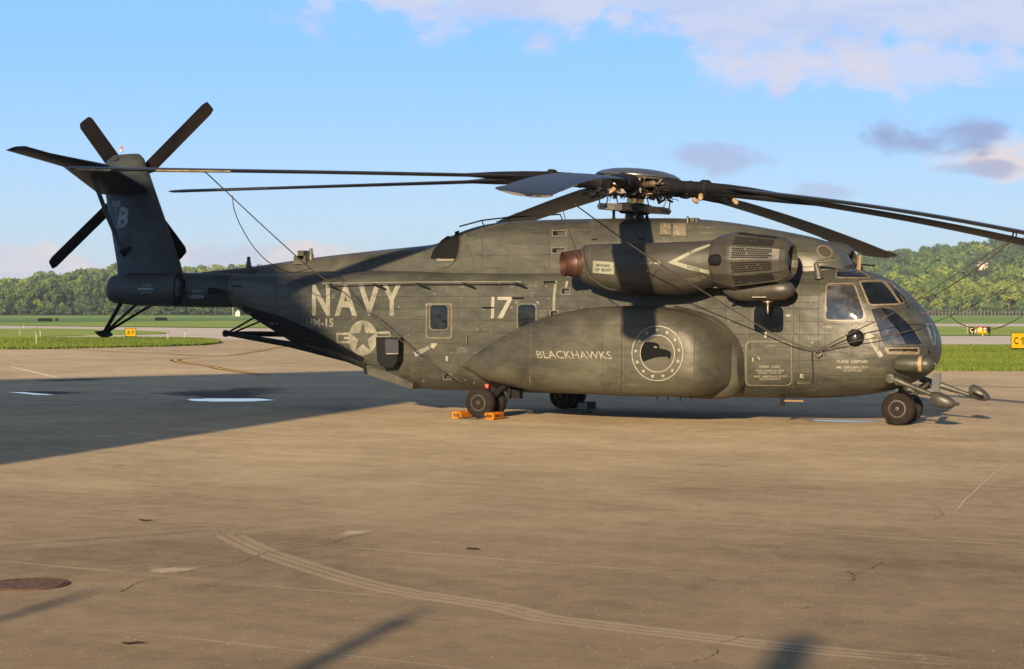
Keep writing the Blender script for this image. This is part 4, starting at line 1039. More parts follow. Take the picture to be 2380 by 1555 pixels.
# bent vent pipe and ledge by the oil cooler
p = P(1902, 640, -1.15); mb = MB(); mb.tube([p + Vector((0, .05, -.06)), p + Vector((-.02, .02, .1)), p + Vector((-.05, 0, .22)), p + Vector((.0, 0, .27)), p + Vector((.34, .05, .285))], [.09, .065, .05, .035, .012], 10); mb.build('vent_pipe', SKIN2, FUS, smooth=True)
# chin sensor turret: cylinder, tan band, round head
c0 = P(*zp(280, 408), -1.0); ax = Vector((1, .10, -.01)).normalized()
T = MB().lathe(c0, ax, [(0, .04), (.03, .11), (.10, .145), (.40, .155), (.52, .152)], 28).build('sensor_housing', SKIN2, FUS, smooth=True)
MB().lathe(c0 + ax * .50, ax, [(0, .15), (.0, .158), (.03, .163), (.07, .158), (.07, .14)], 28).build('sealant_band', TAPE, T, smooth=True)
MB().lathe(c0 + ax * .56, ax, [(0, .140), (.05, .15), (.12, .14), (.18, .105), (.22, .05), (.23, .005)], 28).build('sensor_head', NAC, T, smooth=True)
mb = MB(); bolt = [P(*zp(735, 160), -.55), P(*zp(850, 225), -.5), P(*zp(790, 305), -.5)]; mb.tube([P(*zp(700, 165), -.6)] + bolt, .022, 6); mb.build('towing_bracket', BLACK, FUS)
mb = MB(); pr = P(*zp(890, 445), -.42)
mb.tube([pr + Vector((0, 0, .05)), pr + Vector((.06, 0, .05)), pr + Vector((.08, 0, -.0)), pr + Vector((.05, 0, -.05)), pr + Vector((-.03, 0, -.05))], .012, 6); mb.build('tie_down_ring', PANEL, FUS)
# belly items
mb = MB(); a = P(*z6b(1600, 1150), -.9); b_ = P(*z6b(1640, 1225), -.9); mb.prism([P(*z6b(1600, 1140), -.9), P(*z6b(1655, 1140), -.9), P(*z6b(1642, 1226), -.9), P(*z6b(1612, 1226), -.9)], (0, .06, 0)); mb.build('belly_aerial', BLACK, FUS)
mb = MB(); mb.box((a.x + .12, -.95, .455), (a.x + .52, -.80, .49)); mb.build('belly_light', mat('amber_strip', (.14, .085, .04), .5), FUS)
for x in (335, 447, 573, 687): p = P(*z6b(x, 1140), -2.3); MB().tube([p + Vector((0, 0, .08)), p + Vector((0, 0, -.05 if x != 573 else -.08))], [.02, .008], 6).build('drain_mast', BLACK, SPN)

# fairing roof bits
mb = MB(); pts = [P(1068, 533, -.35), P(1120, 519, -.35), P(1180, 512, -.35), P(z4(625, 702)[0], z4(625, 702)[1] - 1, -.35)]; pts = [q + Vector((0, 0, .06)) for q in pts]
mb.tube(pts, .018, 6)
for q in pts[1:]: mb.tube([q, q + Vector((.05, 0, -.12))], .014, 5)
mb.build('roof_rail', BLACK, DOG)
DD = mat('deicing_dark', (.025, .023, .030), .5)
patch2('dark_walkway', [z4(530, 768), z4(560, 745), z4(700, 722), z4(955, 722), z4(945, 762), z4(730, 768)], S_D, DD, DOG, .006)
mb = MB(); p = P(*z4(1945, 712), -.7); mb.lathe(p - Vector((0, 0, .1)), (0, 0, 1), [(0, .03), (.12, .03), (.15, .015)], 10)
for k in range(3): q = P(*z4(1975 + 28 * k, 716), -.6); mb.box((q.x - .04, q.y, q.z - .08), (q.x + .04, q.y + .1, q.z + .02))
mb.build('roof_fitting', SKIN2, DOG)
for x, y, dx, dz in ((705, 588, .085, .10), (703, 600, .17, .10)): p = P(x, y, -.3); MB().box((p.x - dx, p.y - .12, p.z - dz / 2 - .10), (p.x + dx, p.y + .12, p.z + dz / 2)).build('beacon_box', SKIN2, DOG)
for x, y in ((578, 613), (723, 594)): p = P(x, y, -.25); MB().lathe(p - Vector((0, 0, .12)), (0, 0, 1), [(0, .07), (.14, .06), (.18, .045), (.28, .04), (.29, .005)], 12).build('anti_collision_light', SKIN2, DOG, smooth=True)

# handrail along the cabin top
mb = MB(); y0 = -1.50
pa = P(*z2(950, 456), y0); pb = P(*z3(855, 284), y0); mb.tube([pa, (pa + pb) / 2 + Vector((0, 0, .012)), pb], .017, 8); HRL = mb.build('handrail', mat('handrail_worn', (.16, .155, .13), .4, metal=.3), FUS, smooth=True)
for q in (z2(1000, 458), z2(1360, 456), z2(1700, 452), z3(345, 287), z3(800, 284)):
    a = P(q[0], q[1], y0); MB().tube([a + Vector((-.05, .0, 0)), a + Vector((.22, .10, -.125))], .022, 6).build('bracket', BLACK, HRL)
for q in (z3(520, 513), z3(785, 430), z3(1065, 300), z2(265, 478)):
    a, n = (S_ALL.hit(*q)); b_ = a + Vector((.26, 0, 0)); MB().tube([a, a + n * .07, b_ + n * .07, b_], .012, 6).build('grab_handle', BLACK, FUS)
a, n = S_F.hit(*z3(380, 760)); MB().tube([a, a + n * .06, a + n * .06 - Vector((0, 0, .2)), a - Vector((0, 0, .2))], .012, 6).build('grab_handle', PANEL, FUS)
# boom details
p, n = S_ALL.hit(*z1(1250, 1212)); MB().prism([p + Vector((0, .05, .10)), p + Vector((.12, .05, .10)), p + Vector((.52, .05, 0)), p + Vector((.52, .05, -.03)), p + Vector((0, .05, -.06))], (0, -.16, 0)).build('antenna_fairing', BLACK, MID)
mb = MB(); rnd = random.Random(4)
for k in range(26):
    t_ = k / 25; px, py = z1(1068 + 30 * math.sin(t_ * 3) - 30 * t_, 1105 + 180 * t_); p, n = S_ALL.hit(px + rnd.uniform(-3, 3), py)
    if p is not None: mb.box((p.x - .05, p.y - .05, p.z - .035), (p.x + .05, p.y + .02, p.z + .03))
mb.build('fold_hinge', BLACK, MID, kind='stuff')

# flare dispenser box on the aft side
a = P(*z2(1435, 872), -1.45); b_ = P(*z2(1600, 1105), -1.45); D = MB()
D.prism([P(*z2(*q), -1.30) for q in [(1430, 872), (1595, 880), (1600, 920), (1592, 1060), (1565, 1105), (1470, 1105), (1440, 1050)]], (0, -.34, 0)); DB = D.build('flare_dispenser', BLACK, FUS)
MB().prism([P(*z2(*q), -1.645) for q in [(1445, 890), (1545, 892), (1545, 1000), (1445, 1000)]], (0, -.02, 0)).build('dispenser_face', mat('dispenser_face', (.03, .032, .035), .35), DB)
MB().tube([P(*z2(1450, 1004), -1.67), P(*z2(1540, 1002), -1.67)], .012, 5).build('dispenser_edge', WHITE, DB)
patch2('tape', zq4(z2, 1583, 1198, 1603, 1215), S_F, mat('orange_tape', (.8, .35, .1), .5), FUS, .03)
# hoist pod over the cabin door
pc = P(*z5(1925, 675), -1.82); prof = [(-.78, .01), (-.72, .07), (-.58, .15), (-.40, .205), (.35, .215), (.52, .20), (.66, .13), (.71, .05), (.72, .01)]
HO = MB().lathe(pc, (1, 0, .02), prof, 26).build('rescue_hoist', NAC, FUS, smooth=True)
MB().prism([P(*z6b(1320, 97), -2.04), P(*z6b(1462, 97), -2.04), P(*z6b(1462, 107), -2.04), P(*z6b(1320, 107), -2.04)], (0, .02, 0)).build('stripe', WHITE, HO)
mb = MB()
for x, y in ((1720, 128), (1735, 40), (1600, 110), (1760, 140)): mb.tube([P(*z6b(1600, 60), -1.8), P(*z6b(1690, 110), -1.6), P(*z6b(x, y), -1.38)], .018, 6)
mb.tube([P(*z6b(1680, -60), -1.75), P(*z6b(1690, 0), -1.7), P(*z6b(1720, 45), -1.6), P(*z6b(1762, 62), -1.42)], .035, 8)
mb.build('hoist_strut', BLACK, HO)
MB().tube([P(*z6b(1110, 190), -1.42), P(*z6b(1170, 155), -1.5), P(*z6b(1240, 165), -1.55), P(*z6b(1300, 120), -1.6)], .014, 6).build('hoist_cable', BLACK, HO)
MB().tube([P(*z6b(1150, 150), -1.42), P(*z6b(1230, 110), -1.5)], .03, 6).build('cable_clamp', BLACK, HO)
mb = MB(); p = P(*z6b(1480, 145), -1.8); mb.lathe(p, (0, 0, -1), [(0, .10), (.02, .10), (.03, .03), (.08, .03), (.10, .015), (.2, .02), (.25, .008)], 16); mb.tube([p, P(*z6b(1485, 115), -1.8)], .02, 8); mb.build('hoist_hook', HUBL, HO, smooth=True)

# ---------------- fin, stabiliser, tail rotor
E2 = Vector((0, math.sin(R(20)), math.cos(R(20)))); FN = Vector((0, math.cos(R(20)), -math.sin(R(20)))); FO = Vector((-12, 0, 3.2))
def FP(x, h): return FO + Vector((x + 12, 0, 0)) + E2 * h
fin_q = [Pp(x, y, FO - FN * .12, FN) for x, y in ((422, 634), (335, 385), (326, 366), (308, 356), (280, 352), (252, 357), (234, 371), (268, 640))]
hs = [(p - FO).dot(E2) for p in fin_q]; xs = [p.x for p in fin_q]
h_top = hs[4]; le0, te0 = xs[0], xs[7]; le1, te1 = xs[1], xs[6]; h1 = hs[1]
rings = []
for i in range(13):
    f = i / 12; h = -.1 + (h_top + .05) * (1 - (1 - f) ** 1.35)
    g_ = min(1, max(0, h / h1)); le = le0 + (le1 - le0) * g_; te = te0 + (te1 - te0) * g_
    q = max(0, (h - h1 * .93) / (h_top - h1 * .93)); sq = math.sqrt(max(0, 1 - q * q)) if q > 0 else 1
    mid = (le * .45 + te * .55); k = .30 + .70 * sq; le = mid + (le - mid) * k; te = mid + (te - mid) * k
    th = (.20 + .16 * g_) * (.35 + .65 * sq) * (1 if i < 12 else .3); ring = []
    for s_ in range(28):
        a = 2 * math.pi * s_ / 28; u = .5 + .5 * math.cos(a)          # 1 at leading edge
        t_ = 1.5 * (1 - u) ** .55 * u ** .0 if False else (math.sin(a) * (.55 + .45 * u))
        ring.append(FP(te + (le - te) * u, h) + FN * (t_ * th * .75))
    rings.append(ring)
FIN = MB().rings(rings).build('tail_fin', TAIL, heli, smooth=True)
S_FIN = Surf(FIN)
letters('B', [zf(258, 852), zf(372, 858), zf(332, 1068), zf(228, 1075)], S_FIN, FADE2, FIN, .008, .04)
letters('T', [zf(175, 790), zf(270, 786), zf(232, 1075), zf(205, 1075)], S_FIN, mat('ghost_lettering', (.10, .13, .14), .6), FIN, .006, .04)
patch2('fin_vent', rounded([zf(100, 375), zf(120, 330), zf(180, 320), zf(258, 348), zf(235, 375), zf(170, 378)], .25), S_FIN, VOID, FIN, .01)
mb = MB()
for l in [[zf(230, 395), zf(400, 415), zf(500, 425)], [zf(440, 740), zf(600, 1300), zf(680, 1555)], [zf(610, 1305), zf(790, 1270)], [zf(400, 1350), zf(400, 1550)], [zf(290, 1400), zf(560, 1330)]]: seam(mb, l, S_FIN, .02)
mb.build('panel_seam', SEAM, FIN, kind='stuff')
top = Pp(282, 352, FO, FN); bl = MB().lathe(top - Vector((0, 0, .02)), (0, 0, 1), [(0, .05), (.06, .045), (.07, .035)], 12).build('beacon_base', SWHT, FIN)
MB().lathe(top + Vector((0, 0, .05)), (0, 0, 1), [(0, .035), (.07, .032), (.09, .01)], 12).build('beacon_lamp', mat('beacon_red', (.5, .02, .02), .25), bl, smooth=True)
# stabiliser
def airfoil_rings(secs, n=14, tc=.10):
    rings = []
    for le, te, up in secs:
        ring = []; d = te - le; c_ = d.length
        for k in range(n):
            a = 2 * math.pi * k / n; u = .5 - .5 * math.cos(a); y = math.sin(a) * (1 - u) ** .35 * tc * c_ * .8
            ring.append(le + d * u + Vector(up) * y)
        rings.append(ring)
    return rings
st = [(P(*z1(878, 604), .55), P(*z1(575, 625), .85), (0, .25, .97)), (P(*z1(645, 466), -.55), P(*z1(372, 470), -.75), (0, .05, 1)), (P(*z1(300, 392), -2.1), P(*z1(180, 415), -2.25), (0, .05, 1)), (P(*z1(160, 353), -3.05), P(*z1(32, 373), -3.2), (0, .1, 1)), (P(*z1(110, 351), -3.12), P(*z1(50, 366), -3.2), (0, .1, 1))]
st[1] = (P(*z1(650, 470), -.55), P(*z1(372, 470), -.75), (0, .05, 1))
STB = MB().rings(airfoil_rings(st, 18, .11)).build('stabiliser', BLADE, heli, smooth=True)
MB().tube([P(*z1(545, 520), -.3), P(*z1(640, 770), .05), P(*z1(725, 970), .10)], [.055, .06, .045], 10).build('stabiliser_strut', TAIL, heli, smooth=True)
mb = MB(); p = P(*z1(730, 975), .05); mb.lathe(p + Vector((-.02, -.08, .0)), (.3, 1, 0), [(0, .05), (.25, .07)], 10); mb.tube([p, p + Vector((.18, .05, .12))], .04, 6); mb.tube([p, p + Vector((-.02, .1, -.15))], .05, 6); mb.build('strut_fitting', BLACK, heli)

def blade_mesh(mb, root, tipv, chord_dir, chord, thick, n=6, taper=.12, swept=0.0, droop=None, n_sub=8, r0=.0):
    pass

TC = Vector((-12.385, 1.186, 5.556)); TH_ = MB().lathe(TC - FN * .42, FN, [(0, .22), (.2, .20), (.22, .13), (.36, .13), (.38, .24), (.50, .24), (.53, .1)], 20).build('tail_rotor', HUBM, heli, smooth=True)
MB().lathe(TC - FN * .75, FN, [(0, .16), (.4, .18)], 16).build('tail_gearbox', TAIL, TH_, smooth=True)
for sx, sz in ((1, 1), (-1, 1), (-1, -1), (1, -1)):
    tipx = {(1, 1): (489, 246), (-1, -1): (118, 617), (-1, 1): (196, 281), (1, -1): (424, 596)}[(sx, sz)]
    tp = Pp(tipx[0], tipx[1], TC, FN); d = (tp - TC); d -= FN * d.dot(FN); L = d.length; d.normalize(); cd = d.cross(FN)
    pitch = R(-6); cd2 = (cd * math.cos(pitch) + FN * math.sin(pitch)); nn = cd2.cross(d)
    secs = []
    for f, ch in ((.10, .12), (.17, .16), (.24, .43), (.6, .43), (.955, .43), (1.0, .33)):
        c = TC + d * L * f; secs.append((c + cd2 * ch * .5 - cd2 * (0.0), c - cd2 * ch * .5, nn))
    MB().rings(airfoil_rings(secs, 14, .13)).build('blade', BLADEU, TH_, smooth=True)
    MB().tube([TC, TC + d * L * .22], [.09, .06], 10).build('blade_grip', HUBM, TH_, smooth=True)

# tail bumper
ap = z1(612, 1462); mb = MB(); A = P(*ap, 0)
for q, y, r_ in ((z1(720, 1290), -.1, .05), (z1(805, 1308), -.25, .035), (z1(892, 1312), .2, .035)): mb.tube([A, P(*q, y) + Vector((0, 0, .08))], r_, 8)
SK = mb.build('tail_bumper_struts', BLACK, heli, smooth=True)
MB().prism([P(*z1(*q), -.12) for q in [(557, 1447), (612, 1440), (634, 1470), (605, 1482), (585, 1474)]], (0, .24, 0)).build('bumper_shoe', BLACK, heli)
# towing frame behind the ramp
A = P(*z2(205, 845), 0)
mb = MB(); mb.tube([A, P(*z2(700, 930), -.55), P(*z2(1290, 1080), -1.1)], [.055, .075, .07], 10); mb.lathe(A + Vector((-.08, 0, 0)), (1, 0, 0), [(0, .06), (.02, .085), (.10, .085), (.14, .05)], 12)
mb.tube([A, P(*z2(420, 848), .5), P(*z2(690, 852), 1.0)], [.05, .07, .07], 10); mb.tube([A, P(*z2(425, 720), -.2)], .025, 6); mb.tube([A + Vector((.15, 0, 0)), P(*z2(475, 748), .2)], .025, 6)
mb.build('tow_frame', BLACK, heli, smooth=True)

# ---------------- landing gear
def wheel(c, r, w, parent_label=None):
    c = Vector(c); prof = [(-w / 2, r * .52), (-w / 2 * .98, r * .78), (-w / 2 * .80, r * .93), (-w / 4, r * .99), (0, r), (w / 4, r * .99), (w / 2 * .80, r * .93), (w / 2 * .98, r * .78), (w / 2, r * .52)]
    ty = MB().lathe(c, (0, 1, 0), prof, 40).build('tyre', TYRE, heli, smooth=True)
    for s_ in (-1, 1):
        MB().lathe(c + Vector((0, s_ * w * .5 - s_ * .015, 0)), (0, s_, 0), [(0, r * .53), (.02, r * .53), (.022, r * .44), (-.01, r * .40), (-.02, r * .2), (.02, r * .17), (.045, r * .12), (.05, .01)], 28, False).build('rim', RIM, ty, smooth=True)
        mb = MB()
        for k in range(9):
            a = 2 * math.pi * k / 9; q = c + Vector((math.cos(a) * r * .31, s_ * w * .5 - s_ * .02, math.sin(a) * r * .31)); mb.lathe(q, (0, s_, 0), [(0, r * .045), (.012, r * .045)], 8)
        mb.build('lug', VOID, ty, kind='stuff')
    return ty
for s_ in (-1, 1):
    for y in (2.22, 1.74): wheel((0.0, s_ * y, .335), .337, .24)
    mb = MB(); mb.tube([(0, s_ * 1.8, .335), (0, s_ * 2.15, .335)], .05, 10); mb.tube([(0.05, s_ * 1.98, .34), (.35, s_ * 1.98, .62), (.75, s_ * 1.95, .95)], [.06, .07, .08], 10); mb.tube([(.5, s_ * 1.9, .95), (.52, s_ * 1.9, .5), (.48, s_ * 1.95, .38)], .03, 8)
    mb.box((.42, s_ * 1.75 - .08, .42), (.72, s_ * 1.75 + .08, .95)); mb.build('main_gear_leg', BLACK, heli, smooth=True)
    MB().box((-.02, s_ * 1.98 - .015, .55), (.05, s_ * 1.98 + .015, .72)).build('safety_flag', mat('flag_red', (.75, .06, .02), .6), heli)
for y in (-.27, .27): wheel((8.47, y, .335), .337, .24)
mb = MB(); mb.tube([(8.47, -.2, .335), (8.47, .2, .335)], .05, 10); mb.tube([(8.47, 0, .335), (8.47, 0, .9)], .09, 12); mb.tube([(8.6, 0, .5), (9.0, 0, .85)], .04, 8); mb.tube([(8.55, .1, .55), (8.9, .25, .75), (9.05, .25, .78)], .04, 8); mb.build('nose_gear_leg', SKIN2, heli, smooth=True)

# ---------------- nose probes
ra = P(*zp(255, 640), -1.02); rb = P(*zp(890, 893), -1.02)
mb = MB(); mb.lathe(ra + Vector((0, .1, 0)), (0, -1, 0), [(0, .10), (.14, .105), (.20, .09), (.21, .01)], 20); mb.build('boom_pivot', SKIN2, heli, smooth=True)
mb = MB(); q = [ra + (rb - ra) * t_ for t_ in (0, .15, .3, .55, 1)]; mb.tube(q, [.085, .08, .06, .05, .045], 12); mb.tube([q[1], q[1] + (rb - ra).normalized() * .04], .095, 12); mb.tube([q[3], q[3] + (rb - ra).normalized() * .05], .062, 12); BO = mb.build('sensor_boom', SKIN2, heli, smooth=True)
def wire(a, b, sag, r=.006, n=8): return [a + (b - a) * (k / n) - Vector((0, 0, sag * 4 * (k / n) * (1 - k / n))) for k in range(n + 1)]
MB().tube(wire(P(*zp(440, 750), -1.0), P(*zp(620, 810), -1.05), .06), .006, 5).tube(wire(P(*zp(620, 810), -1.05), P(*zp(830, 860), -1.05), .07), .006, 5).build('boom_cable', BLACK, BO)
# pod: tapered body with flat back, and plate standing on it
cpod = P(*zp(880, 985), -1.02); Y = Vector((0, 1, 0)); rings = []
for x, zt, zb_, hw in ((0.0, .17, -.09, .11), (.08, .185, -.12, .14), (.20, .16, -.15, .145), (.32, .10, -.15, .13), (.41, .04, -.13, .09), (.465, -.01, -.09, .045), (.48, -.04, -.06, .015)):
    rings.append([cpod + Vector((x, hw * sup(math.cos(a), 2.4), (zt + zb_) / 2 + (zt - zb_) / 2 * sup(math.sin(a), 2.4))) for a in (2 * math.pi * k / 24 for k in range(24))])
POD = MB().rings(rings).build('sensor_pod', NAC, heli, smooth=True)
MB().lathe(cpod + Vector((.45, 0, -.05)), (1, 0, 0), [(0, .035), (.07, .03), (.09, .008)], 12).build('pod_tip', BLADE, POD, smooth=True)
MB().prism([P(*zp(*q), -1.06) for q in [(888, 562), (1018, 556), (1000, 870), (880, 866)]], (0, .05, 0)).build('antenna_plate', mat('plate_grey', (.045, .052, .052), .45, var=.2), POD)
ra = P(*zp(700, 640), .8); rb = P(*zp(1640, 950), .95)
mb = MB(); q = [ra + (rb - ra) * t_ for t_ in (0, .35, .6, .62, 1)]; mb.tube(q, [.07, .07, .055, .045, .04], 12); BO2 = mb.build('sensor_boom', SKIN2, heli, smooth=True)
MB().tube(wire(P(*zp(1100, 790), .85), P(*zp(1250, 840), .85), .04), .006, 5).tube(wire(P(*zp(1250, 845), .85), P(*zp(1440, 915), .9), .05), .006, 5).build('boom_cable', BLACK, BO2)
cpod = P(*zp(1470, 880), .95); rings = []
for x, zt, zb_, hw in ((0.0, .15, -.06, .08), (.08, .20, -.09, .13), (.20, .15, -.13, .14), (.31, .07, -.14, .12), (.38, -.0, -.12, .08), (.41, -.05, -.09, .03)):
    rings.append([cpod + Vector((x, hw * sup(math.cos(a), 2.4), (zt + zb_) / 2 + (zt - zb_) / 2 * sup(math.sin(a), 2.4))) for a in (2 * math.pi * k / 24 for k in range(24))])
POD2 = MB().rings(rings).build('sensor_pod', SKIN2, heli, smooth=True)
MB().prism([P(*zp(*q), .80) for q in [(1520, 850), (1690, 905), (1680, 960), (1640, 955), (1510, 885)]], (0, .03, 0)).build('pod_opening', VOID, POD2)
MB().tube([P(*zp(690, 770), .3), P(*zp(780, 725), .4), P(*zp(870, 735), .6)], .035, 6).build('boom_bracket', SKIN2, heli)

# ---------------- main rotor
HUB = Vector((2.61, 0, 5.01)); AX = Vector((math.sin(R(5)), 0, math.cos(R(5))))
MR = MB().lathe(Vector((2.56, 0, 4.2)), AX, [(0, .20), (.30, .20), (.31, .16), (.52, .15), (.54, .30), (.60, .42), (.72, .46), (.95, .46), (1.02, .30), (1.06, .1)], 28).build('main_rotor', HUBM, heli, smooth=True)
MB().lathe(Vector((2.585, 0, 4.52)) + AX * .04, AX, [(0, .17), (.02, .19), (.05, .185), (.08, .19), (.11, .185), (.15, .19), (.17, .16)], 24).build('mast_collar', mat('brass_collar', (.55, .40, .18), .28, metal=.9), MR, smooth=True)
# beanie
dc = HUB + AX * .16 + Vector((.03, 0, 0)); DM = MB().lathe(dc, AX, [(0, .86), (.02, .905), (.05, .90), (.11, .78), (.16, .58), (.19, .32), (.20, .02)], 48, False).build('hub_cap', DOME, MR, smooth=True)
MB().lathe(dc - AX * .03, AX, [(.035, .895), (0, .86), (.0, .60)], 48, False).build('cap_rim', PANEL, DM, smooth=True)
# swashplate star
sw = Vector((2.575, 0, 4.50)); u, w = frame(AX); mb = MB(); ring = []
for k in range(28):
    a = 2 * math.pi * k / 28; r_ = .80 if k % 4 == 0 else (.66 if k % 2 == 0 else .70); ring.append(sw + (u * math.cos(a) + w * math.sin(a)) * r_)
mb.rings([[p - AX * .07 for p in ring], [p + AX * .07 for p in ring]]); SW_ = mb.build('swashplate', HUBM, MR)
MB().lathe(sw - AX * .12, AX, [(0, .30), (.05, .36), (.22, .36), (.24, .22)], 24).build('swashplate_ring', BLACK, SW_, smooth=True)
for a in (0, 2.1, 4.2):
    p = sw + (u * math.cos(a) + w * math.sin(a)) * .45; MB().tube([Vector((p.x, p.y, 4.2)), Vector((p.x, p.y, 4.34)), p], [.07, .03, .04], 8).build('servo', BLACK, SW_)
MB().tube([P(*zh(975, 875), -.3), P(*zh(1010, 790), -.3)], [.06, .05], 8).build('servo_guard', SKIN2, SW_)

phi0 = -73.4; RAD = 12.16
def solve_tip(px, py):
    d = ray(px, py).normalized(); c = CAM - HUB; a = d.x ** 2 + d.y ** 2; b = 2 * (c.x * d.x + c.y * d.y); cc = c.x ** 2 + c.y ** 2 - RAD ** 2; D = b * b - 4 * a * cc
    return d, a, b, D, c
blades = [  # azimuth, tip height, chord pitch (deg; + lifts leading edge), droop exponent
    (-73.4, 3.99, -12, 1, 'near'), (-21.9, None, -8, 1, ''), (29.6, None, -8, 1, ''), (81.0, 3.72, -4, 1, ''), (132.6, 4.72, 7, 1, ''), (-175.8, 5.20, -6, 1, ''), (-125.6, 4.93, -7, 1, '')]
def aim(az, px, py, r):
    """height of the blade centre line at radius r so that it passes the picture height there"""
    p = HUB + Vector((math.cos(R(az)), math.sin(R(az)), 0)) * r; z = (p - CAM).dot(FWD)
    return CAM.z + (HOR - py) * (p - CAM).dot(FW0) / F
TIPZ = {}
for az, r, px, py in ((-21.9, 9.68, 2380, 541), (29.6, 8.48, 2380, 567)):
    zc_ = aim(az, px, py, r); z0 = HUB.z; fr = ((r - 2.2) / (RAD - 2.2)); TIPZ[az] = (zc_, r)
rb_list = {}
for az, tz, pit, ex, lab in blades:
    a = R(az); dv = Vector((math.cos(a), math.sin(a), 0)); root_z = HUB.z - math.sin(R(5)) * math.cos(a) * .9
    slope = -math.sin(R(5)) * math.cos(a) * .5
    def zz(r, tz=tz, ex=ex):
        zr_ = HUB.z - .087 * math.cos(a) * min(r, 2.2); 
        if tz is None:
            zt, rt = TIPZ[az]
        else: zt, rt = tz, RAD
        if r <= 2.2: return zr_ - .0 * r
        base = zr_; f = (r - 2.2) / (rt - 2.2); return base + (zt - base) * ((.7 * f + .3 * f ** 2) if az != -73.4 else (.3 * f + .7 * f ** 2))
    tan = Vector((-dv.y, dv.x, 0))           # direction of rotation (counter-clockwise seen from above): leading edge
    # sleeve, damper and cuff
    p0 = HUB + dv * .45; p0.z = zz(.45); segs = [(.45, .16), (.75, .17), (.80, .22), (.95, .22), (1.0, .17), (1.25, .15), (1.3, .165), (1.34, .15), (1.6, .145), (1.63, .16), (1.67, .145), (1.95, .14), (2.0, .19), (2.12, .19), (2.16, .13), (2.7, .12), (3.3, .095), (4.0, .045), (4.4, .02)]
    pts = [Vector((HUB.x + dv.x * r, HUB.y + dv.y * r, zz(r))) for r, _ in segs]
    MB().tube(pts, [q[1] * .88 for q in segs], 18).build('blade_sleeve', BLACK, MR, smooth=True)
    bp = Vector((HUB.x, HUB.y, 0)) + dv * 2.1 - tan * .17; bp.z = zz(2.1) - .16
    MB().lathe(bp, -tan * .5 + Vector((0, 0, -.6)) + dv * .4, [(0, .05), (.10, .055), (.14, .04), (.16, .01)], 12).build('damper_cap', mat('tan_cap', (.22, .15, .08), .5), MR, smooth=True)
    secs = []
    for r, ch, tw in ((2.3, .20, 0), (2.75, .26, .3), (3.3, .55, .8), (3.9, .74, 1), (6, .76, .8), (8, .76, .5), (10, .76, .2), (11.3, .76, 0), (11.75, .74, 0), (12.0, .60, 0), (RAD, .42, 0)):
        c = Vector((HUB.x + dv.x * r, HUB.y + dv.y * r, zz(r))); pt = R(pit + 5 * tw); cd = tan * math.cos(pt) + Vector((0, 0, 1)) * math.sin(pt); up_ = dv.cross(cd) * (1)
        if up_.z < 0: up_ = -up_
        sweep = -max(0, r - 11.5) * .35
        le = c + cd * (ch * .28 + sweep if r > 3 else ch * .5); te = c - cd * (ch * .72 - sweep if r > 3 else ch * .5)
        if r > 3 and r <= RAD: le = c + cd * (.21 - max(0, r - 11.6) * .5) if r > 3.5 else c + cd * ch * .35; te = le - cd * ch
        secs.append((le, te, up_))
    dense = []
    flat = [np.concatenate([np.array(s_[0]), np.array(s_[1]), np.array(s_[2])]) for s_ in secs]
    for row in catmull(flat, 4): dense.append((Vector(row[:3]), Vector(row[3:6]), Vector(row[6:9]).normalized()))
    BL = MB().rings(airfoil_rings(dense, 16, .075)).build('rotor_blade', BLADE, MR, smooth=True)
    rb_list[az] = (BL, zz, dv, tan, pit)
    # leading-edge sheath and pale bands on the blade
    for r0_, r1_ in ((9.15, 10.6), (11.45, 12.05)):
        mb = MB()
        vs = []
        for k in range(13):
            r = r0_ + (r1_ - r0_) * k / 12; c = Vector((HUB.x + dv.x * r, HUB.y + dv.y * r, zz(r))); pt = R(pit + 5 * max(0, (10.5 - r) / 9)); cd = tan * math.cos(pt) + Vector((0, 0, 1)) * math.sin(pt); up_ = dv.cross(cd)
            if up_.z < 0: up_ = -up_
            lead = .21 - max(0, r - 11.6) * .5
            vs += [c + cd * (lead + .004) + up_ * .012, c + cd * (lead + .006) - up_ * .012, c + cd * (lead - .06) - up_ * .034]
        mb.add(vs, [(3 * k + j, 3 * k + 3 + j, 3 * k + 4 + j, 3 * k + 1 + j) for k in range(12) for j in (0, 1)])
        mb.build('erosion_strip', mat('worn_edge_strip', (.30, .22, .12), .4, metal=.4, var=.5, scale=5) if az in (-125.6, -73.4) else BLADE, BL)
    # pitch link, hub fork, hoses
    pl = HUB + dv * .78 + tan * .22; pl.z = HUB.z - .15 - .087 * dv.x * .8; q = sw + (dv * .76 + tan * .1); q.z = sw.z - .087 * dv.x * .76
    mb = MB(); mb.tube([q, q + (pl - q) * .2, q + (pl - q) * .22, q + (pl - q) * .8, pl], [.035, .02, .014, .014, .03], 8); mb.tube([q - tan * .06, q + tan * .06], .05, 8); mb.build('pitch_link', HUBM, MR)
    mb = MB(); M_ = Matrix.Translation(Vector((HUB.x + dv.x * .62, dv.y * .62, zz(.62)))) @ Matrix.Rotation(a, 4, 'Z')
    mb.box((-.2, -.22, -.20), (.18, .22, -.12), M_); mb.box((-.2, -.22, .12), (.18, .22, .19), M_); mb.box((.12, -.2, -.16), (.2, .2, .16), M_); mb.lathe(M_ @ Vector((.05, .0, -.24)), (0, 0, 1), [(0, .07), (.5, .07)], 12); mb.build('blade_fork', HUBM, MR)
    mb = MB(); dmp = M_ @ Vector((-.05, -.30, .02)); mb.tube([dmp - dv * .0, dmp + dv * .28], [.07, .07], 12); mb.tube([dmp + dv * .26, dmp + dv * .5 + tan * .08], .025, 8); mb.lathe(dmp - dv * .03, -dv, [(0, .045), (.05, .05), (.06, .01)], 12); mb.build('lag_damper', HUBL if az < 60 and az > -130 else HUBM, MR, smooth=True)
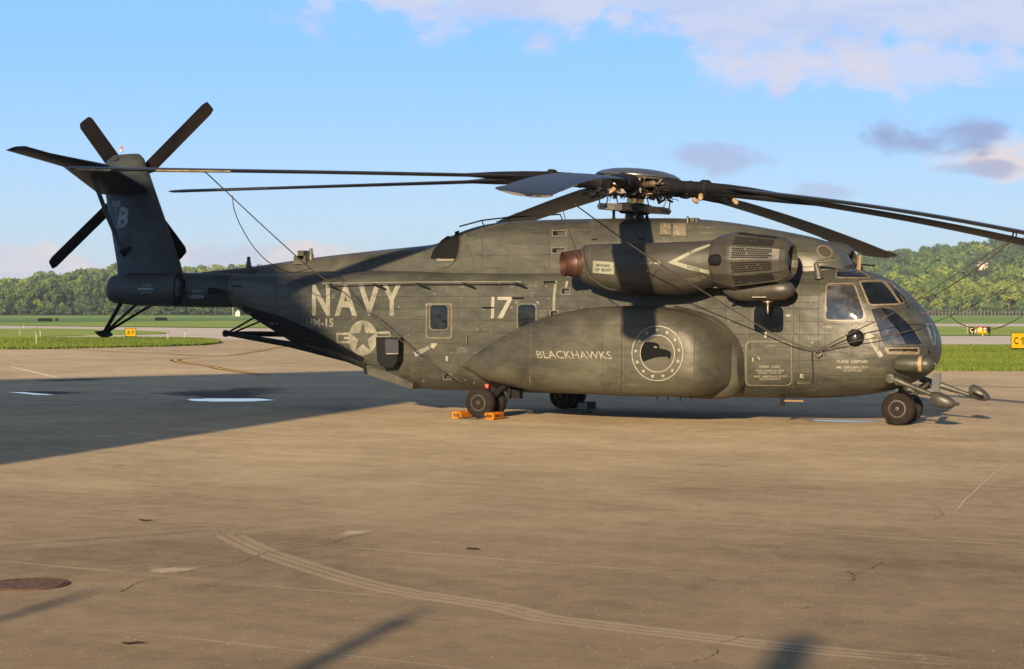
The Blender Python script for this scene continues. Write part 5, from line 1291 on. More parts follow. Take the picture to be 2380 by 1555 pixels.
    rnd = random.Random(int(az * 10)); mb = MB(); mb2 = MB()
    for _ in range(52):
        s0 = M_ @ Vector((rnd.uniform(-.30, .42), rnd.uniform(-.34, .34), rnd.uniform(-.26, .10))); s1 = s0 + Vector((rnd.uniform(-.16, .16), rnd.uniform(-.16, .16), rnd.uniform(-.10, .10)))
        mid_ = (s0 + s1) / 2 + Vector((rnd.uniform(-.05, .05), rnd.uniform(-.05, .05), rnd.uniform(0, .04)))
        (mb if rnd.random() < .66 else mb2).tube([s0, mid_, s1], rnd.choice([.008, .011, .016, .026]), 5)
    mb.build('hose', HUBM, MR, kind='stuff'); mb2.build('fitting', HUBL, MR, kind='stuff')
# stripe marks on the forward blades
# ------------------------------------------------------------------ ropes
def rope(pts, r, label, grp=None, sub=8):
    pp = [P(x, y, d) for x, y, d in pts]; rows = catmull([tuple(p) for p in pp], sub)
    o = MB().tube([Vector(p) for p in rows], r, 6).build('tie_down_rope', ROPE); o['label'] = label; o['category'] = 'rope'
    o['group'] = 'ropes tying down the rotor blades'
    return o
def q3(z, x, y, d): a = z(x, y); return (a[0], a[1], d)
b125 = rb_list[-125.6]
rope([(474, 401, -7.4), (490, 412, -7.3), q3(z2, 480, 0, -6.2), q3(z2, 860, 340, -4.8), q3(z2, 1110, 520, -4.1), q3(z2, 1600, 930, -2.7), q3(z2, 1880, 1130, -2.1), q3(z3, 215, 1110, -1.9), q3(z3, 330, 1180, -1.8)], .012, 'taut dark rope from the long left rotor blade down past NAVY to the sponson tail')
rope([(540, 455, -6.6), (545, 490, -6.5), (562, 530, -6.0), (590, 575, -5.0), (625, 610, -3.6), q3(z2, 700, 368, -2.4), q3(z2, 860, 342, -1.6)], .010, 'thin slack cord hanging from the left rope to the top of the tail')
rope([(1335, 474, -5.4), q3(z5, 415, 0, -5.2), q3(z5, 850, 310, -4.4), q3(z5, 1300, 600, -3.4), q3(z5, 1880, 960, -2.1), q3(z6b, 1700, 560, -1.75), q3(z6b, 1990, 660, -1.5)], .012, 'taut dark rope crossing the engine to the ring ahead of the crew door')
rope([q3(z4, 650, 610, -3.8), q3(z4, 700, 800, -3.6), q3(z4, 790, 1040, -3.2), q3(z4, 860, 1190, -3.0), q3(z4, 920, 1300, -2.9), q3(z4, 1050, 1405, -2.85), q3(z4, 1200, 1450, -2.85), q3(z4, 1400, 1380, -2.85), q3(z4, 1500, 1290, -2.9), q3(z4, 1575, 1185, -3.0)], .010, 'thin rope hanging in a slack loop below the engine exhaust')
rope([q3(z6b, 1990, 662, -1.5), q3(z7, 500, 740, -1.6), q3(z7, 770, 615, -1.9), q3(z7, 1000, 490, -2.3), q3(z7, 1180, 430, -2.6), q3(z7, 1500, 220, -3.2), q3(z7, 1730, 40, -3.7)], .012, 'taut dark rope rising over the nose to the near forward rotor blade')
rope([q3(z6b, 1990, 664, -1.48), q3(z7, 500, 815, -1.5), q3(z7, 720, 775, -1.4), q3(z7, 1000, 715, -.8), q3(z7, 1130, 664, .1), q3(z7, 1270, 610, 1.0), q3(z7, 1500, 500, 2.2), q3(z7, 1839, 330, 3.4), (2420, 640, 4.2), (2500, 590, 4.6)], .009, 'thin rope passing round the nose below the windows towards the far forward blade')
rope([q3(z7, 1265, 612, 1.0), q3(z7, 1330, 665, 1.3), q3(z7, 1415, 698, 1.8), q3(z7, 1500, 716, 2.2), q3(z7, 1580, 716, 2.6), q3(z7, 1680, 690, 3.0), q3(z7, 1830, 605, 3.6), (2400, 700, 4.2)], .010, 'slack loop of thin rope hanging ahead of the nose in front of the runway signs')
rope([q3(z7, 1000, 492, -2.3), q3(z7, 1080, 440, -2.4), q3(z7, 1300, 290, -2.8), q3(z7, 1560, 130, -3.3), q3(z7, 1700, 45, -3.7)], .008, 'thin second line running beside the rope above the nose')
rope([q3(z6b, 1935, 660, -1.52), q3(z6b, 1935, 760, -1.5), q3(z6b, 1940, 850, -1.5), q3(z6b, 1930, 955, -1.5)], .011, 'short knotted rope end hanging down behind the cockpit')
mb = MB(); p = P(*z6b(2005, 680), -1.42); mb.tube([p + Vector((-.06, 0, .04)), p + Vector((-.07, -.03, -.03)), p + Vector((0, -.04, -.08)), p + Vector((.07, -.03, -.03)), p + Vector((.06, 0, .04))], .015, 8); mb.build('tie_down_ring', PANEL, FUS)
# clamp between the two forward blades at the rope
mb = MB(); a = P(2356, 546, -3.7); mb.tube([a + Vector((0, 0, .05)), a + Vector((-.04, 0, -.1)), P(2352, 562, -3.7)], .015, 6); mb.tube([a + Vector((.05, 0, .05)), a + Vector((.03, 0, -.15))], .012, 6); mb.build('rope_clamp', BLACK, MR)

# ------------------------------------------------------------------ chocks
CH = thing('wheel_chock', 'bright orange chock in front of the near main wheel, its side stencilled in black', 'wheel chock', (.52, -2.25, 0), 'orange chocks at the near main wheels')
def chock_parts(parent, ox):
    y0, y1 = -2.62, -2.17
    mb = MB(); mb.prism([Vector((ox + x, y0, z)) for x, z in ((-.085, .01), (.085, .01), (.105, .03), (.105, .125), (.085, .15), (-.085, .15), (-.105, .125), (-.105, .03))], (0, y1 - y0, 0)); o = mb.build('chock_body', ORANGE, parent)
    mb = MB(); mb.prism([Vector((ox + x, y0 - .004, z)) for x, z in ((-.065, .05), (.065, .05), (.065, .115), (-.065, .115))], (0, -.004, 0)); e = mb.build('end_recess', SBLK, parent)
    mb = MB(); mb.box((ox - .03, y0 - .012, .06), (ox - .015, y0 - .008, .105)); mb.box((ox + .015, y0 - .012, .06), (ox + .03, y0 - .008, .105)); mb.build('end_web', ORANGE, parent)
chock_parts(CH, .42)
vs, fs = text_mesh('HM-15', .02)
me = bpy.data.meshes.new('lettering'); me.from_pydata([(.527, -2.56 + u * .34, .11 - v * .06) for u, v in vs], [], fs); link_mesh('lettering', me, SBLK, CH)
C2 = thing('wheel_chock', 'bright orange chock behind the near main wheel, left one of the pair', 'wheel chock', (-.46, -2.25, 0), 'orange chocks at the near main wheels'); chock_parts(C2, -.37)
o = MB().tube([(-.30, -2.60, .13), (-.30, -2.66, .10), (-.28, -2.68, .03), (-.1, -2.67, .013), (.2, -2.67, .013), (.33, -2.66, .05), (.38, -2.62, .12), (.42, -2.58, .155)], .014, 6).build('chock_rope', ROPE)
o['label'] = 'dark rope lying on the ground joining the two orange chocks'; o['category'] = 'rope'
CH3 = thing('wheel_chock', 'grey box-shaped chock beside the shadowed far main wheel', 'wheel chock', (.5, 1.9, 0))
MB().box((.42, 1.6, .0), (.62, 2.2, .17)).build('chock_body', BLACK, CH3); MB().box((.48, 1.52, .02), (.66, 1.62, .16)).build('end_cap', GREYB, CH3)

# ------------------------------------------------------------------ signs and lights
def facing(c): d = (CAM - c); d.z = 0; d.normalize(); return Vector((-d.y, d.x, 0)), d
def flat_text(s, o, ux, n, w, h, m, parent, name='lettering', bold=.02):
    vs, fs = text_mesh(s, bold); me = bpy.data.meshes.new(name); me.from_pydata([tuple(o + ux * (u - .5) * w + Vector((0, 0, (.5 - v) * h)) + n * .006) for u, v in vs], [], fs); return link_mesh(name, me, m, parent)
def sign_box(parent, c, ux, n, x0, x1, z0, z1, m, name='sign_face', d=.12):
    mb = MB(); pts = [c + ux * x0 + Vector((0, 0, z0)), c + ux * x1 + Vector((0, 0, z0)), c + ux * x1 + Vector((0, 0, z1)), c + ux * x0 + Vector((0, 0, z1))]
    return mb.prism([Vector(p) for p in pts], -n * d).build(name, m, parent)
def yellow_sign(px, py, w, h, letter, label, tilt=0):
    c = G(px, py); c.z = 0; ux, n = facing(c); o = thing('taxiway_sign', label, 'sign', tuple(c))
    base = .22; sign_box(o, c, ux, n, -w / 2, w / 2, base, base + h, YEL); sign_box(o, c - n * .02, ux, n, -w / 2 - .04, w / 2 + .04, base - .04, base + h + .03, SBLK, 'sign_frame', .16)
    cc = c + n * .0 + Vector((0, 0, base + h / 2)); flat_text(letter, cc - ux * w * .2, ux, n, w * .28, h * .5, SBLK, o)
    a = cc + ux * w * .22 + n * .006; mb = MB(); k = h
    mb.add([a - ux * .02 * k + Vector((0, 0, -.27 * k)), a + ux * .05 * k + Vector((0, 0, -.27 * k)), a + ux * .05 * k + Vector((0, 0, .1 * k)), a - ux * .02 * k + Vector((0, 0, .1 * k))], [(0, 1, 2, 3)])
    mb.add([a + ux * .015 * k + Vector((0, 0, .28 * k)), a - ux * .15 * k + Vector((0, 0, .06 * k)), a - ux * .11 * k + Vector((0, 0, .01 * k)), a + ux * .015 * k + Vector((0, 0, .17 * k)), a + ux * .14 * k + Vector((0, 0, .01 * k)), a + ux * .18 * k + Vector((0, 0, .06 * k))], [(0, 1, 2, 3), (0, 3, 4, 5)])
    mb.build('arrow', SBLK, o)
    for s_ in (-.3, .3): MB().tube([c + ux * w * s_ - n * .06, c + ux * w * s_ - n * .06 + Vector((0, 0, base))], .04, 6).build('leg', SBLK, o)
yellow_sign(303.5, 788.5, .78, .60, 'A', 'yellow taxiway sign with black A and up arrow on the left grass island')
yellow_sign(2369, 819, .82, .80, 'C', 'yellow taxiway sign with black C and up arrow on the right lawn')
# runway hold sign: black C, red 29, then runway guard light
c = G(2281, 781); c.z = 0; ux, n = facing(c); u1 = 4076 / (c - CAM).dot(FW0)
def X_(d): return (d - 2281) / u1
S1 = thing('hold_sign', 'low black and red runway sign with white C and 29 standing in the grass', 'sign', tuple(c))
zt_, zb2 = (781 - zr(0, 1240)[1]) / u1, (781 - zr(0, 1325)[1]) / u1
sign_box(S1, c, ux, n, X_(zr(790, 0)[0]), X_(zr(858, 0)[0]), zb2, zt_, SBLK, 'sign_panel', .15)
sign_box(S1, c, ux, n, X_(zr(860, 0)[0]), X_(zr(1030, 0)[0]), zb2, zt_ + .03, SRED, 'sign_panel', .15)
sign_box(S1, c, ux, n, X_(zr(1032, 0)[0]), X_(zr(1072, 0)[0]), zb2, zt_ + .02, SBLK, 'sign_panel', .15)
mc = c + Vector((0, 0, (zt_ + zb2) / 2)); flat_text('C', mc + ux * X_(zr(822, 0)[0]), ux, n, .26, .42, mat('sign_cream', (.36, .31, .2), .5), S1); flat_text('29', mc + ux * X_(zr(886, 0)[0]), ux, n, .36, .42, SWHT, S1)
for x in (800, 850, 1060): MB().tube([c + ux * X_(zr(x, 0)[0]) - n * .06, c + ux * X_(zr(x, 0)[0]) - n * .06 + Vector((0, 0, zb2))], .04, 6).build('leg', SBLK, S1)
gl = thing('runway_guard_light', 'yellow runway guard light with two round lamps, left lamp lit, before the red sign', 'runway light', tuple(c + n * .6)); gc = c + n * .6
mb = MB(); x0, x1 = X_(zr(905, 0)[0]), X_(zr(1032, 0)[0]); zl = zb2 + .02
sign_box(gl, gc, ux, n, x0, x1, zl, zl + .13, YEL, 'yellow_base', .2); MB().tube([gc + ux * (x0 + x1) / 2, gc + ux * (x0 + x1) / 2 + Vector((0, 0, zl))], .07, 8).build('post', YEL, gl)
sign_box(gl, gc, ux, n, x0, x1, zl + .13, zt_ + .02, SRED, 'lamp_housing', .15)
LAMP = bpy.data.materials.new('lit_lamp'); LAMP.use_nodes = True; _b = LAMP.node_tree.nodes['Principled BSDF']; _b.inputs['Emission Color'].default_value = (1, .62, .05, 1); _b.inputs['Emission Strength'].default_value = 1.1; _b.inputs['Base Color'].default_value = (.8, .5, .05, 1)
for x, m_ in ((938, LAMP), (998, mat('unlit_lamp', (.35, .33, .25), .2))):
    q = gc + ux * X_(zr(x, 0)[0]) + Vector((0, 0, (781 - zr(0, 1275)[1]) / u1)); MB().lathe(q, n, [(0, .17), (.05, .165), (.09, .10), (.10, .01)], 20).build('lamp', m_, gl, smooth=True)
# edge markers
def marker(px, py, h, label, capm=None):
    c = G(px, py); c.z = 0; o = thing('edge_marker', label, 'edge marker', tuple(c), 'small edge markers in the airfield grass')
    MB().tube([c, c + Vector((0, 0, h))], .025, 6).build('post', mat('marker_white', (.3, .3, .27), .5), o)
    MB().lathe(c + Vector((0, 0, h)), (0, 0, 1), [(0, .05), (.03, .07), (.12, .065), (.15, .03)], 10).build('cap', capm or mat('marker_cap', (.16, .13, .06), .5), o)
for (x, y, h, l) in ((*z8(383, 492), .75, 'edge marker post nearest the camera on the left grass island'), (*z8(1777, 440), .6, 'edge marker post in the island grass right of the A sign'), (*z8(1956, 405), .55, 'edge marker post at the right end of the island behind the A sign'),
                     (*z8(211, 385), .5, 'left one of two marker posts at the near edge of the second grass island'), (*z8(426, 395), .5, 'right one of two marker posts at the near edge of the second grass island'), (*z8(252, 312), .5, 'small marker post at the far edge of the second grass island'),
                     (*z8(1058, 352), .4, 'marker post just behind the tail bumper shoe'), (*z7(1397, 752), .75, 'yellow-tipped marker post left of the black and red runway sign'), (*z7(1297, 612), .6, 'tiny white marker at the far fence right of the nose')):
    marker(x, y, h, l, mat('marker_yellow', (.35, .24, .05), .5) if 'yellow' in l else None)
def dark_box(px, py, w, h, label):
    c = G(px, py); c.z = 0; ux, n = facing(c); o = thing('airfield_box', label, 'equipment box', tuple(c))
    M_ = None; mb = MB(); mb.prism([c + ux * -w / 2 + Vector((0, 0, .1)), c + ux * w / 2 + Vector((0, 0, .1)), c + ux * w / 2 + Vector((0, 0, h * .8)), c + ux * w * .4 + Vector((0, 0, h)), c - ux * w * .4 + Vector((0, 0, h)), c - ux * w / 2 + Vector((0, 0, h * .8))], -n * .5); mb.build('cabinet', SBLK, o)
    for s_ in (-.35, .35): MB().tube([c + ux * w * s_ - n * .2, c + ux * w * s_ - n * .2 + Vector((0, 0, .15))], .06, 6).build('leg', SBLK, o)
dark_box(*z8(478, 236), 2.6, .7, 'long low black box in the far field at left'); dark_box(*z8(601, 229), .6, .6, 'tiny black box right of the long one in the far left field'); dark_box(*z8(1703, 224), 2.4, .7, 'low black box in the dark crop field under the tail boom')
c = G(*z2(256, 712)); c.z = 0; wm = thing('weather_mast', 'thin white mast with small white panels at the far trees under the boom', 'mast', tuple(c)); MB().tube([c, c + Vector((0, 0, 6))], .08, 6).build('pole', SWHT, wm)
c = G(*z2(292, 712)); c.z = 0; ux, n = facing(c); ws = thing('white_shed', 'tiny white box standing beside the thin mast at the far trees', 'box', tuple(c)); MB().prism([c - ux * .8, c + ux * .8, c + ux * .8 + Vector((0, 0, 1.4)), c + ux * .2 + Vector((0, 0, 2.2)), c - ux * .8 + Vector((0, 0, 1.2))], -n * .6).build('cabin', SWHT, ws)

# ------------------------------------------------------------------ hills and woods
RK = [(-3500, 690), (-1500, 660), (-600, 655), (0, 657), (60, 651), (100, 643), (170, 633), (235, 626), (300, 631), (400, 630), (480, 623), (545, 620), (700, 628), (1200, 640), (1700, 612), (1950, 592), (2050, 584), (2120, 582), (2170, 575), (2230, 570), (2270, 566), (2330, 561), (2380, 555), (2500, 548), (3000, 560), (4000, 600), (6000, 660)]
ZR = 1180.0
rkx = np.array([a for a, b in RK], float); rky = np.array([b for a, b in RK], float)
def hill_h(X, Z):
    px = 1190 + F * X / Z; top = (HOR - np.interp(px, rkx, rky)) * ZR / F + CAM.z - 11
    f = np.clip((Z - 690) / (ZR - 690), 0, 1); f = f ** 1.15 * (1 - .25 * np.sin(f * math.pi) * np.sin(X * .011 + 1))
    f = np.where(Z > ZR, 1 - .25 * ((Z - ZR) / 400), f)
    return np.maximum(top, 1) * np.clip(f, 0, 1)
nx, nz = 90, 26; vs = []; fs = []
for j in range(nz):
    Z = 670 + j * 34
    for i in range(nx):
        X = (-1 + 2 * i / (nx - 1)) * 900; vs.append(WC(X, Z, float(hill_h(X, Z)) - .05 if j else -.2))
for j in range(nz - 1):
    for i in range(nx - 1): a = j * nx + i; fs.append((a, a + 1, a + 1 + nx, a + nx))
MB().add(vs, fs).build('hills', mat('woodland_floor', (.03, .045, .015), .95, spec=.05), kind='structure', smooth=True)


def leaf_mat(name, dk, lt, hue=(1, 1, 1)):
    m = bpy.data.materials.new(name); m.use_nodes = True; t = NT(m.node_tree); b = t.n['Principled BSDF']
    ge = t.new('ShaderNodeNewGeometry'); v = ge.outputs['Position']
    n = t.noise(v, .045, 3, .6, .3); n2 = t.noise(v, .6, 3, .7)
    f = t.m('ADD', t.m('MULTIPLY', t.m('SUBTRACT', n, .5), 2.6), t.m('MULTIPLY', t.m('SUBTRACT', n2, .5), 1.1))
    t.l.new(t.mix(t.m('ADD', .5, f, clamp=True), dk, lt), b.inputs['Base Color'])
    b.inputs['Roughness'].default_value = .75; b.inputs['Specular IOR Level'].default_value = .15
    MATS[name] = m; return m


LEAFS = [leaf_mat('leaves_dark_green', (.022, .048, .019), (.046, .080, .026)), leaf_mat('leaves_mid_green', (.038, .076, .020), (.078, .122, .031)), leaf_mat('leaves_yellow_green', (.076, .115, .020), (.132, .170, .031))]
BARK = mat('tree_bark', (.10, .085, .065), .9)


def crown_arrays(seed, nq, size, ht=12.0, wd=5.0):
    rg = np.random.default_rng(seed); lob = []
    for k in range(9):
        a = rg.uniform(0, 6.28); rr_ = rg.uniform(.15, .62) * wd; z = rg.uniform(.32, .82) * ht; r = rg.uniform(.30, .52) * wd
        lob.append((rr_ * math.cos(a), rr_ * math.sin(a), z, r))
    lob.append((0, 0, .80 * ht, .42 * wd)); lob = np.array(lob); c = lob[rg.integers(0, len(lob), nq)]
    d = rg.normal(size=(nq, 3)); d[:, 2] = d[:, 2] * .8 + .22; d /= np.linalg.norm(d, axis=1)[:, None]
    p = c[:, :3] + d * c[:, 3:4] * rg.uniform(.78, 1.12, (nq, 1)) * np.array([1, 1, .82])
    n = d + rg.normal(size=(nq, 3)) * .55; n /= np.linalg.norm(n, axis=1)[:, None]
    u = np.cross(n, rg.normal(size=(nq, 3))); u /= np.linalg.norm(u, axis=1)[:, None]; w_ = np.cross(n, u)
    s_ = rg.uniform(.6, 1.2, (nq, 1)) * size
    q = np.stack([p + u * s_, p + w_ * s_ * .7, p - u * s_ * .9, p - w_ * s_ * .8], 1)
    core = []
    for x, y, z, r in lob:      # closed inner masses stop the sky showing everywhere
        t_ = r * .72
        o8 = np.array([[0, 0, 1], [1, 0, 0], [0, 1, 0], [-1, 0, 0], [0, -1, 0], [0, 0, -1]]) * t_ + np.array([x, y, z])
        for a, b_, c_ in ((0, 1, 2), (0, 2, 3), (0, 3, 4), (0, 4, 1), (5, 2, 1), (5, 3, 2), (5, 4, 3), (5, 1, 4)): core.append([o8[a], o8[b_], o8[c_], o8[c_]])
    return np.concatenate([q, np.array(core)], 0)


def mesh_from_quads(name, q):
    n = len(q); me = bpy.data.meshes.new(name); me.vertices.add(n * 4); me.vertices.foreach_set('co', q.reshape(-1).astype(np.float32))
    me.loops.add(n * 4); me.loops.foreach_set('vertex_index', np.arange(n * 4, dtype=np.int32)); me.polygons.add(n)
    me.polygons.foreach_set('loop_start', np.arange(0, n * 4, 4, dtype=np.int32)); me.update(calc_edges=True); return me


def trunk_mesh(seed):
    rnd = random.Random(seed); mb = MB(); mb.tube([(0, 0, -1), (.1, 0, 2.5), (rnd.uniform(-.3, .3), rnd.uniform(-.3, .3), 6.5)], [.34, .26, .12], 6)
    for k in range(3): a = rnd.uniform(0, 6.28); mb.tube([(.1, 0, 3 + k * .6), (math.cos(a) * 1.6, math.sin(a) * 1.6, 6 + k)], [.14, .05], 5)
    return mb.mesh('trunk')


PROTO = []
for k in range(6):
    me = mesh_from_quads('crown', crown_arrays(50 + k, 750, .62, 11 + k % 3 * 1.4, 5.0 + (k % 2) * .6)); PROTO.append((me, trunk_mesh(k)))
CRM = [[], [], []]
for mi in range(3):
    for me, tk in PROTO:
        m2 = me.copy(); m2.materials.append(LEAFS[mi]); CRM[mi].append(m2)
for me, tk in PROTO: tk.materials.append(BARK)
rg = np.random.default_rng(11); cand = []
Z = 700.0
while Z < ZR + 60:
    step = 7.2 if Z < 900 else 8.4
    for X in np.arange(-700, 700, step):
        x = X + rg.uniform(-.45, .45) * step; z_ = Z + rg.uniform(-.45, .45) * step; px = 1190 + F * x / z_
        vis = -120 < px < 640 or 1880 < px < 2560
        if not vis and rg.random() > .16: continue
        if (2258 if z_ < 985 else 2266) < px < (2312 if z_ < 985 else 2306) and 962 < z_ < 1012: continue      # clearing in front of the house
        cand.append((x, z_, px, vis))
    Z += step * (1.0 if Z < 760 else 1.25)
def species(x, z_, px):
    k = noise.noise(Vector((x * .02, z_ * .012, 3))) + rg.uniform(-.35, .35)
    if px > 1500:
        base = .30 if z_ < 830 and z_ > 712 else (-.28 if z_ > 900 else 0); base = -.1 if z_ < 712 else base
    else: base = -.12 if z_ < 900 else -.05
    k += base; return 2 if k > .22 else (1 if k > -.12 else 0)
inv = [c for c in cand if -15 < c[2] < 575 or 1935 < c[2] < 2395]; inv.sort(key=lambda c: c[1]); indiv = set(id(c) for c in inv[:290])
zones = [(-1e9, 120, 'green broadleaf tree in the front of the left wood, left of the tail', 'front trees of the left wood, far left'), (120, 300, 'green broadleaf tree in the front of the left wood, behind the tail bumper', 'front trees of the left wood, by the tail bumper'),
         (300, 1000, 'green broadleaf tree in the wood seen below the tail boom', 'trees seen under the tail boom'), (1000, 2200, 'yellow-green broadleaf tree at the foot of the right hill just right of the nose', 'front trees of the right wood, by the nose'), (2200, 1e9, 'green broadleaf tree at the foot of the right hill above the runway signs', 'front trees of the right wood, far right')]
stuff = [[], [], []]; k = 0
lowp = [crown_arrays(90 + i, 230, 1.0, 11.5 + (i % 3), 5.2) for i in range(8)]
for c in cand:
    x, z_, px, vis = c; h0 = float(hill_h(x, z_)); p = WC(x, z_, h0 - .8); mi = species(x, z_, px); s_ = rg.uniform(.5, 1.12); a = rg.uniform(0, 6.28)
    if z_ < 712: s_ *= .62
    if 2256 < px < 2314 and 780 < z_ < 962: s_ = s_ * .3 + (.22 if z_ < 880 else .05)      # low orchard trees below the house
    if id(c) in indiv:
        zn = [q for q in zones if q[0] <= px < q[1]][0]
        o = thing('tree', zn[2], 'tree', tuple(p), zn[3]); o.rotation_euler.z = a; o.scale = (s_ * rg.uniform(.9, 1.15), s_, s_ * rg.uniform(.85, 1.15)); i = k % 6; k += 1
        for nm, me in (('trunk', PROTO[i][1]), ('crown', CRM[mi][i])):
            ch = bpy.data.objects.new(nm, me); COL.objects.link(ch); ch.parent = o
    else:
        q = lowp[int(rg.integers(0, 8))] * np.array([s_ * rg.uniform(.9, 1.2), s_, s_ * rg.uniform(.85, 1.15)]); ca, sa = math.cos(a), math.sin(a)
        q = q @ np.array([[ca, sa, 0], [-sa, ca, 0], [0, 0, 1]]) + np.array(p); stuff[mi].append(q)
for mi, nm in enumerate(('dark_woodland', 'green_woodland', 'yellow_green_woodland')):
    if stuff[mi]: link_mesh(nm, mesh_from_quads(nm, np.concatenate(stuff[mi], 0)), LEAFS[mi], kind='stuff')
# undergrowth hedge along the foot of both woods
q = []
for X in np.arange(-330, 330, 2.6):
    z_ = 693 + rg.uniform(-3, 3); px = 1190 + F * X / z_
    if not (-120 < px < 700 or 1850 < px < 2560): continue
    s_ = rg.uniform(.2, .42); c_ = lowp[int(rg.integers(0, 8))] * np.array([s_ * 1.5, s_ * 1.5, s_]); q.append(c_ + np.array(WC(X, z_, -.8)))
link_mesh('undergrowth', mesh_from_quads('undergrowth', np.concatenate(q, 0)), LEAFS[0], kind='stuff')

# house on the right hill
Zh = 1000.0; Xh = (2286 - 1190) / F * Zh; base = CAM.z + (HOR - 636) * Zh / F + .8; hp = WC(Xh, Zh, base); HS = thing('house', 'cream house with brown gabled roof among the trees high on the right hill', 'house', tuple(hp))
def HB(x, y, z): return hp + RT * x + FW0 * y + Vector((0, 0, z))
HWALL = mat('house_cream_wall', (.42, .36, .28), .8); HROOF = mat('house_brown_roof', (.15, .115, .085), .8)
def hbox(x0, x1, y0, y1, z0, z1, nm, m, par): mb = MB(); mb.prism([HB(x0, y0, z0), HB(x1, y0, z0), HB(x1, y0, z1), HB(x0, y0, z1)], FW0 * (y1 - y0)); return mb.build(nm, m, par)
hbox(-5.2, 5.0, 0, 8, -4, 3.6, 'wall', HWALL, HS)
MB().prism([HB(-5.6, -.4, 3.5), HB(-5.6, 8.4, 3.5), HB(-5.6, 4, 6.0)], RT * 11.0).build('roof', HROOF, HS)
for x, w_, zt in ((-4.2, 1.5, 5.6), (-.6, 1.3, 4.9), (1.4, 1.1, 5.4), (3.4, 1.1, 4.8)):
    g_ = MB(); g_.prism([HB(x - w_, -.7, -4), HB(x + w_, -.7, -4), HB(x + w_, -.7, zt - 1.5), HB(x, -.7, zt), HB(x - w_, -.7, zt - 1.5)], FW0 * 2.5); gb = g_.build('gable', HWALL, HS)
    MB().prism([HB(x - w_ - .2, -.9, zt - 1.7), HB(x, -.9, zt + .05), HB(x + w_ + .2, -.9, zt - 1.7), HB(x + w_ + .2, -.9, zt - 1.45), HB(x, -.9, zt + .3), HB(x - w_ - .2, -.9, zt - 1.45)], FW0 * 2.8).build('gable_roof', HROOF, gb)
    hbox(x - .45, x + .45, -.76, -.70, .8, 2.2, 'window', SBLK, gb); hbox(x - .45, x + .45, -.76, -.70, -2, -.7, 'window', SBLK, gb)
hbox(3.9, 4.6, 3, 3.7, 4, 7, 'chimney', mat('brick_chimney', (.25, .12, .08), .8), HS)

# perimeter fence on the right
def fence(px0, px1, py, n, label, hgt=1.9):
    a = G(px0, py); b_ = G(px1, py); o = thing('fence', label, 'fence', tuple(a)); ux = (b_ - a).normalized()
    pm = MB().tube([(0, 0, 0), (0, 0, hgt)], .09, 6).mesh('post'); pm.materials.append(POST)
    for k in range(n + 1):
        ch = bpy.data.objects.new('post', pm); COL.objects.link(ch); ch.parent = o; ch.location = (b_ - a) * (k / n)
    for z in (.15, .7, 1.25, 1.8): MB().tube([a + Vector((0, 0, z)), b_ + Vector((0, 0, z))], .022, 4).build('rail', POST, o)
fence(2100, 2460, 735.2, 44, 'long low grey wire fence along the foot of the right wood')

# grass blades where the lawn edges are near enough to show them
def blades(name, pys, pxs, dens, hgt, seed):
    rg = np.random.default_rng(seed); n = dens; py = 1 / rg.uniform(1 / (pys[1] - HOR), 1 / (pys[0] - HOR), n) + HOR; px = rg.uniform(pxs[0], pxs[1], n)
    return px, py
def blade_mesh_np(name, px, py, hgt, z0, m):
    Zc = CAM.z * F / (py - HOR); Xc = (px - 1190) / F * Zc; p = np.array(CAM)[None, :] + np.outer(Xc, np.array(RT)) + np.outer(Zc, np.array(FW0)); p[:, 2] = z0
    n = len(px); rg = np.random.default_rng(3); a = rg.uniform(0, 6.28, n); h = hgt * rg.uniform(.4, 1.2, n); w_ = .02 + .02 * rg.random(n) + Zc * .00012
    d = np.stack([np.cos(a), np.sin(a), np.zeros(n)], 1) * w_[:, None]; tipo = np.stack([rg.normal(0, .04, n), rg.normal(0, .04, n), h], 1)
    q = np.stack([p - d, p + d, p + d * .4 + tipo, p - d * .2 + tipo], 1); me = mesh_from_quads(name, q); link_mesh(name, me, m, kind='stuff')
BLD = mat('grass_blades', (.14, .22, .03), .8, spec=.1, fn=grass_fn((.045, .080, .012), (.115, .148, .024)))
px, py = blades('', (806, 861.5), (2160, 2480), 42000, .1, 1); lim = np.interp(px, [2180, 2250, 2380, 2500], [861.2, 861.7, 862.2, 862.4]); k_ = py < lim
blade_mesh_np('grass', px[k_], py[k_], .10, .055, BLD)
e = rg.uniform(2160, 2480, 5000); blade_mesh_np('grass_edge', e, np.interp(e, [2180, 2250, 2380, 2500], [861.5, 862, 862.5, 862.7]) + rg.normal(0, .5, 5000), .13, .0, BLD)
ex = np.array([0, 90, 230, 380, 470, 500, 514]); ey = np.array([812.5, 812, 809, 806, 803, 800, 797.3]); e = rg.uniform(-40, 514, 9000); blade_mesh_np('grass_edge', e, np.interp(e, ex, ey) - np.abs(rg.normal(0, .7, 9000)) + .4, .15, .0, BLD)
px = rg.uniform(-40, 512, 30000); lo = np.interp(px, [0, 150, 302, 400, 470, 505, 514], [788.7, 787.5, 787.2, 788.2, 790, 793, 797]); hi = np.interp(px, ex, ey); py = lo + (hi - lo) * rg.random(30000) ** 1.3
blade_mesh_np('grass', px, py, .12, .05, BLD)

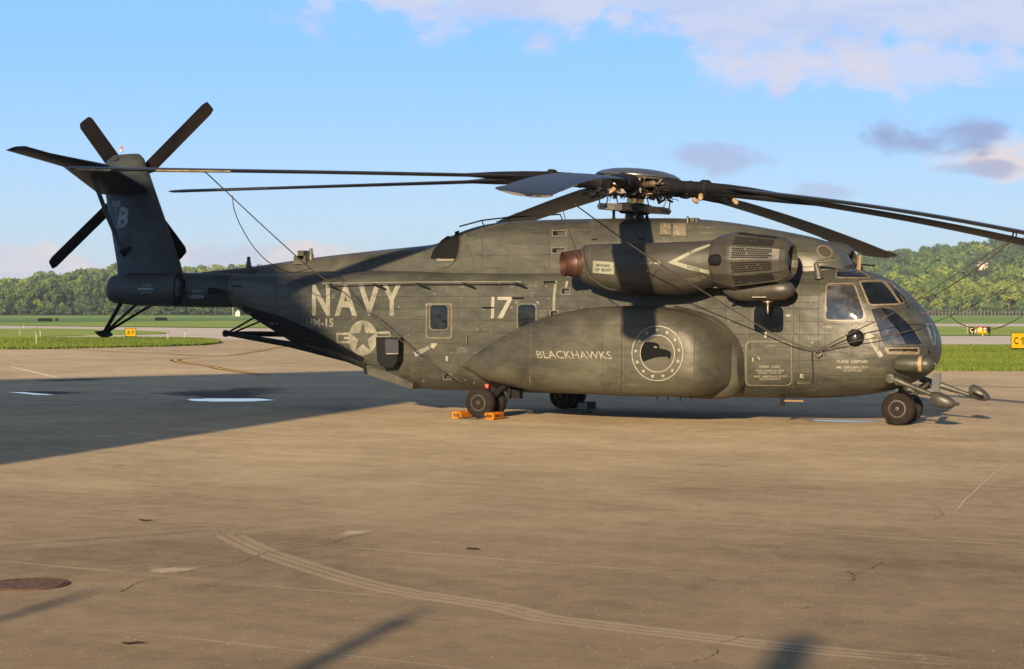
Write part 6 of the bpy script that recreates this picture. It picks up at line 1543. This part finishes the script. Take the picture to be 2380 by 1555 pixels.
# ------------------------------------------------------------------ off-frame things whose shadows fall in the picture
dirv = Vector((math.cos(SUN_TRAVEL), math.sin(SUN_TRAVEL), 0)); tanE = math.tan(SUN_EL)
HH = 14.0; L = HH / tanE; SA = Vector((-17.4, 22.5, 0)); SR = Vector((-7.9, 17.6, 0)); wl = Vector((-.42, -.907, 0)) * 55
A = SA - dirv * L; Rr = SR - dirv * L; B = A + wl; C_ = Rr + wl
hg = thing('hangar', 'tall pale hangar beyond the left edge that shades the tail', 'hangar', tuple(A))
ar = (Rr - A); Z_ = lambda f, z: A + ar * f + Vector((0, 0, z))
MB().prism([Z_(0, 0), Z_(1, 0), Z_(1, 9.8), Z_(.45, HH - .25), Z_(0, HH - .25)], wl).build('wall', mat('hangar_cladding', (.42, .42, .40), .7, var=.1), hg)
MB().prism([Z_(1.01, 9.8), Z_(1.01, 10.05), Z_(.45, HH), Z_(-.01, HH), Z_(-.01, HH - .25), Z_(.45, HH - .25)], wl).build('roof', mat('hangar_roof', (.20, .20, .20), .7), hg)
tv = (B - A).normalized(); nv = Vector((-tv.y, tv.x, 0)); nv = nv if nv.dot(A - Rr) > 0 else -nv
MB().prism([A + tv * 6 + nv * .003, A + tv * 40 + nv * .003, A + tv * 40 + Vector((0, 0, 9)) + nv * .003, A + tv * 6 + Vector((0, 0, 9)) + nv * .003], nv * .15).build('door', mat('hangar_door', (.25, .30, .36), .6), hg)
for i, (tx, ty, h, r_, lb) in enumerate([(207, 1377, 4.4, .055, 'slim post behind the camera whose shadow enters at the lower left edge'), (960, 1428, 4.6, .085, 'steel post behind the camera whose long shadow lies at bottom centre-left'), (1862, 1484, 4.5, .15, 'thick post behind the camera whose short shadow lies at the bottom right')]):
    t_ = G(tx, ty); b_ = t_ - dirv * (h / tanE); o = thing('lamp_post', lb, 'post', tuple(b_)); MB().tube([b_, b_ + Vector((0, 0, h))], r_, 12).build('pole', POST, o)
    MB().box((b_.x - r_ * 1.5, b_.y - r_ * 1.5, 0), (b_.x + r_ * 1.5, b_.y + r_ * 1.5, .12)).build('base', POST, o)

# ------------------------------------------------------------------ air
hz = bpy.data.materials.new('haze'); hz.use_nodes = True; t = NT(hz.node_tree); t.n.clear()
pv = t.new('ShaderNodeVolumePrincipled'); pv.inputs['Color'].default_value = (.80, .88, 1.0, 1); pv.inputs['Density'].default_value = .00017; pv.inputs['Anisotropy'].default_value = .2
o_ = t.new('ShaderNodeOutputMaterial'); t.l.new(pv.outputs[0], o_.inputs['Volume'])
mb = MB(); mb.box((-3200, -3200, -1.2), (3200, 3200, 75)); mb.build('haze', hz, kind='stuff')
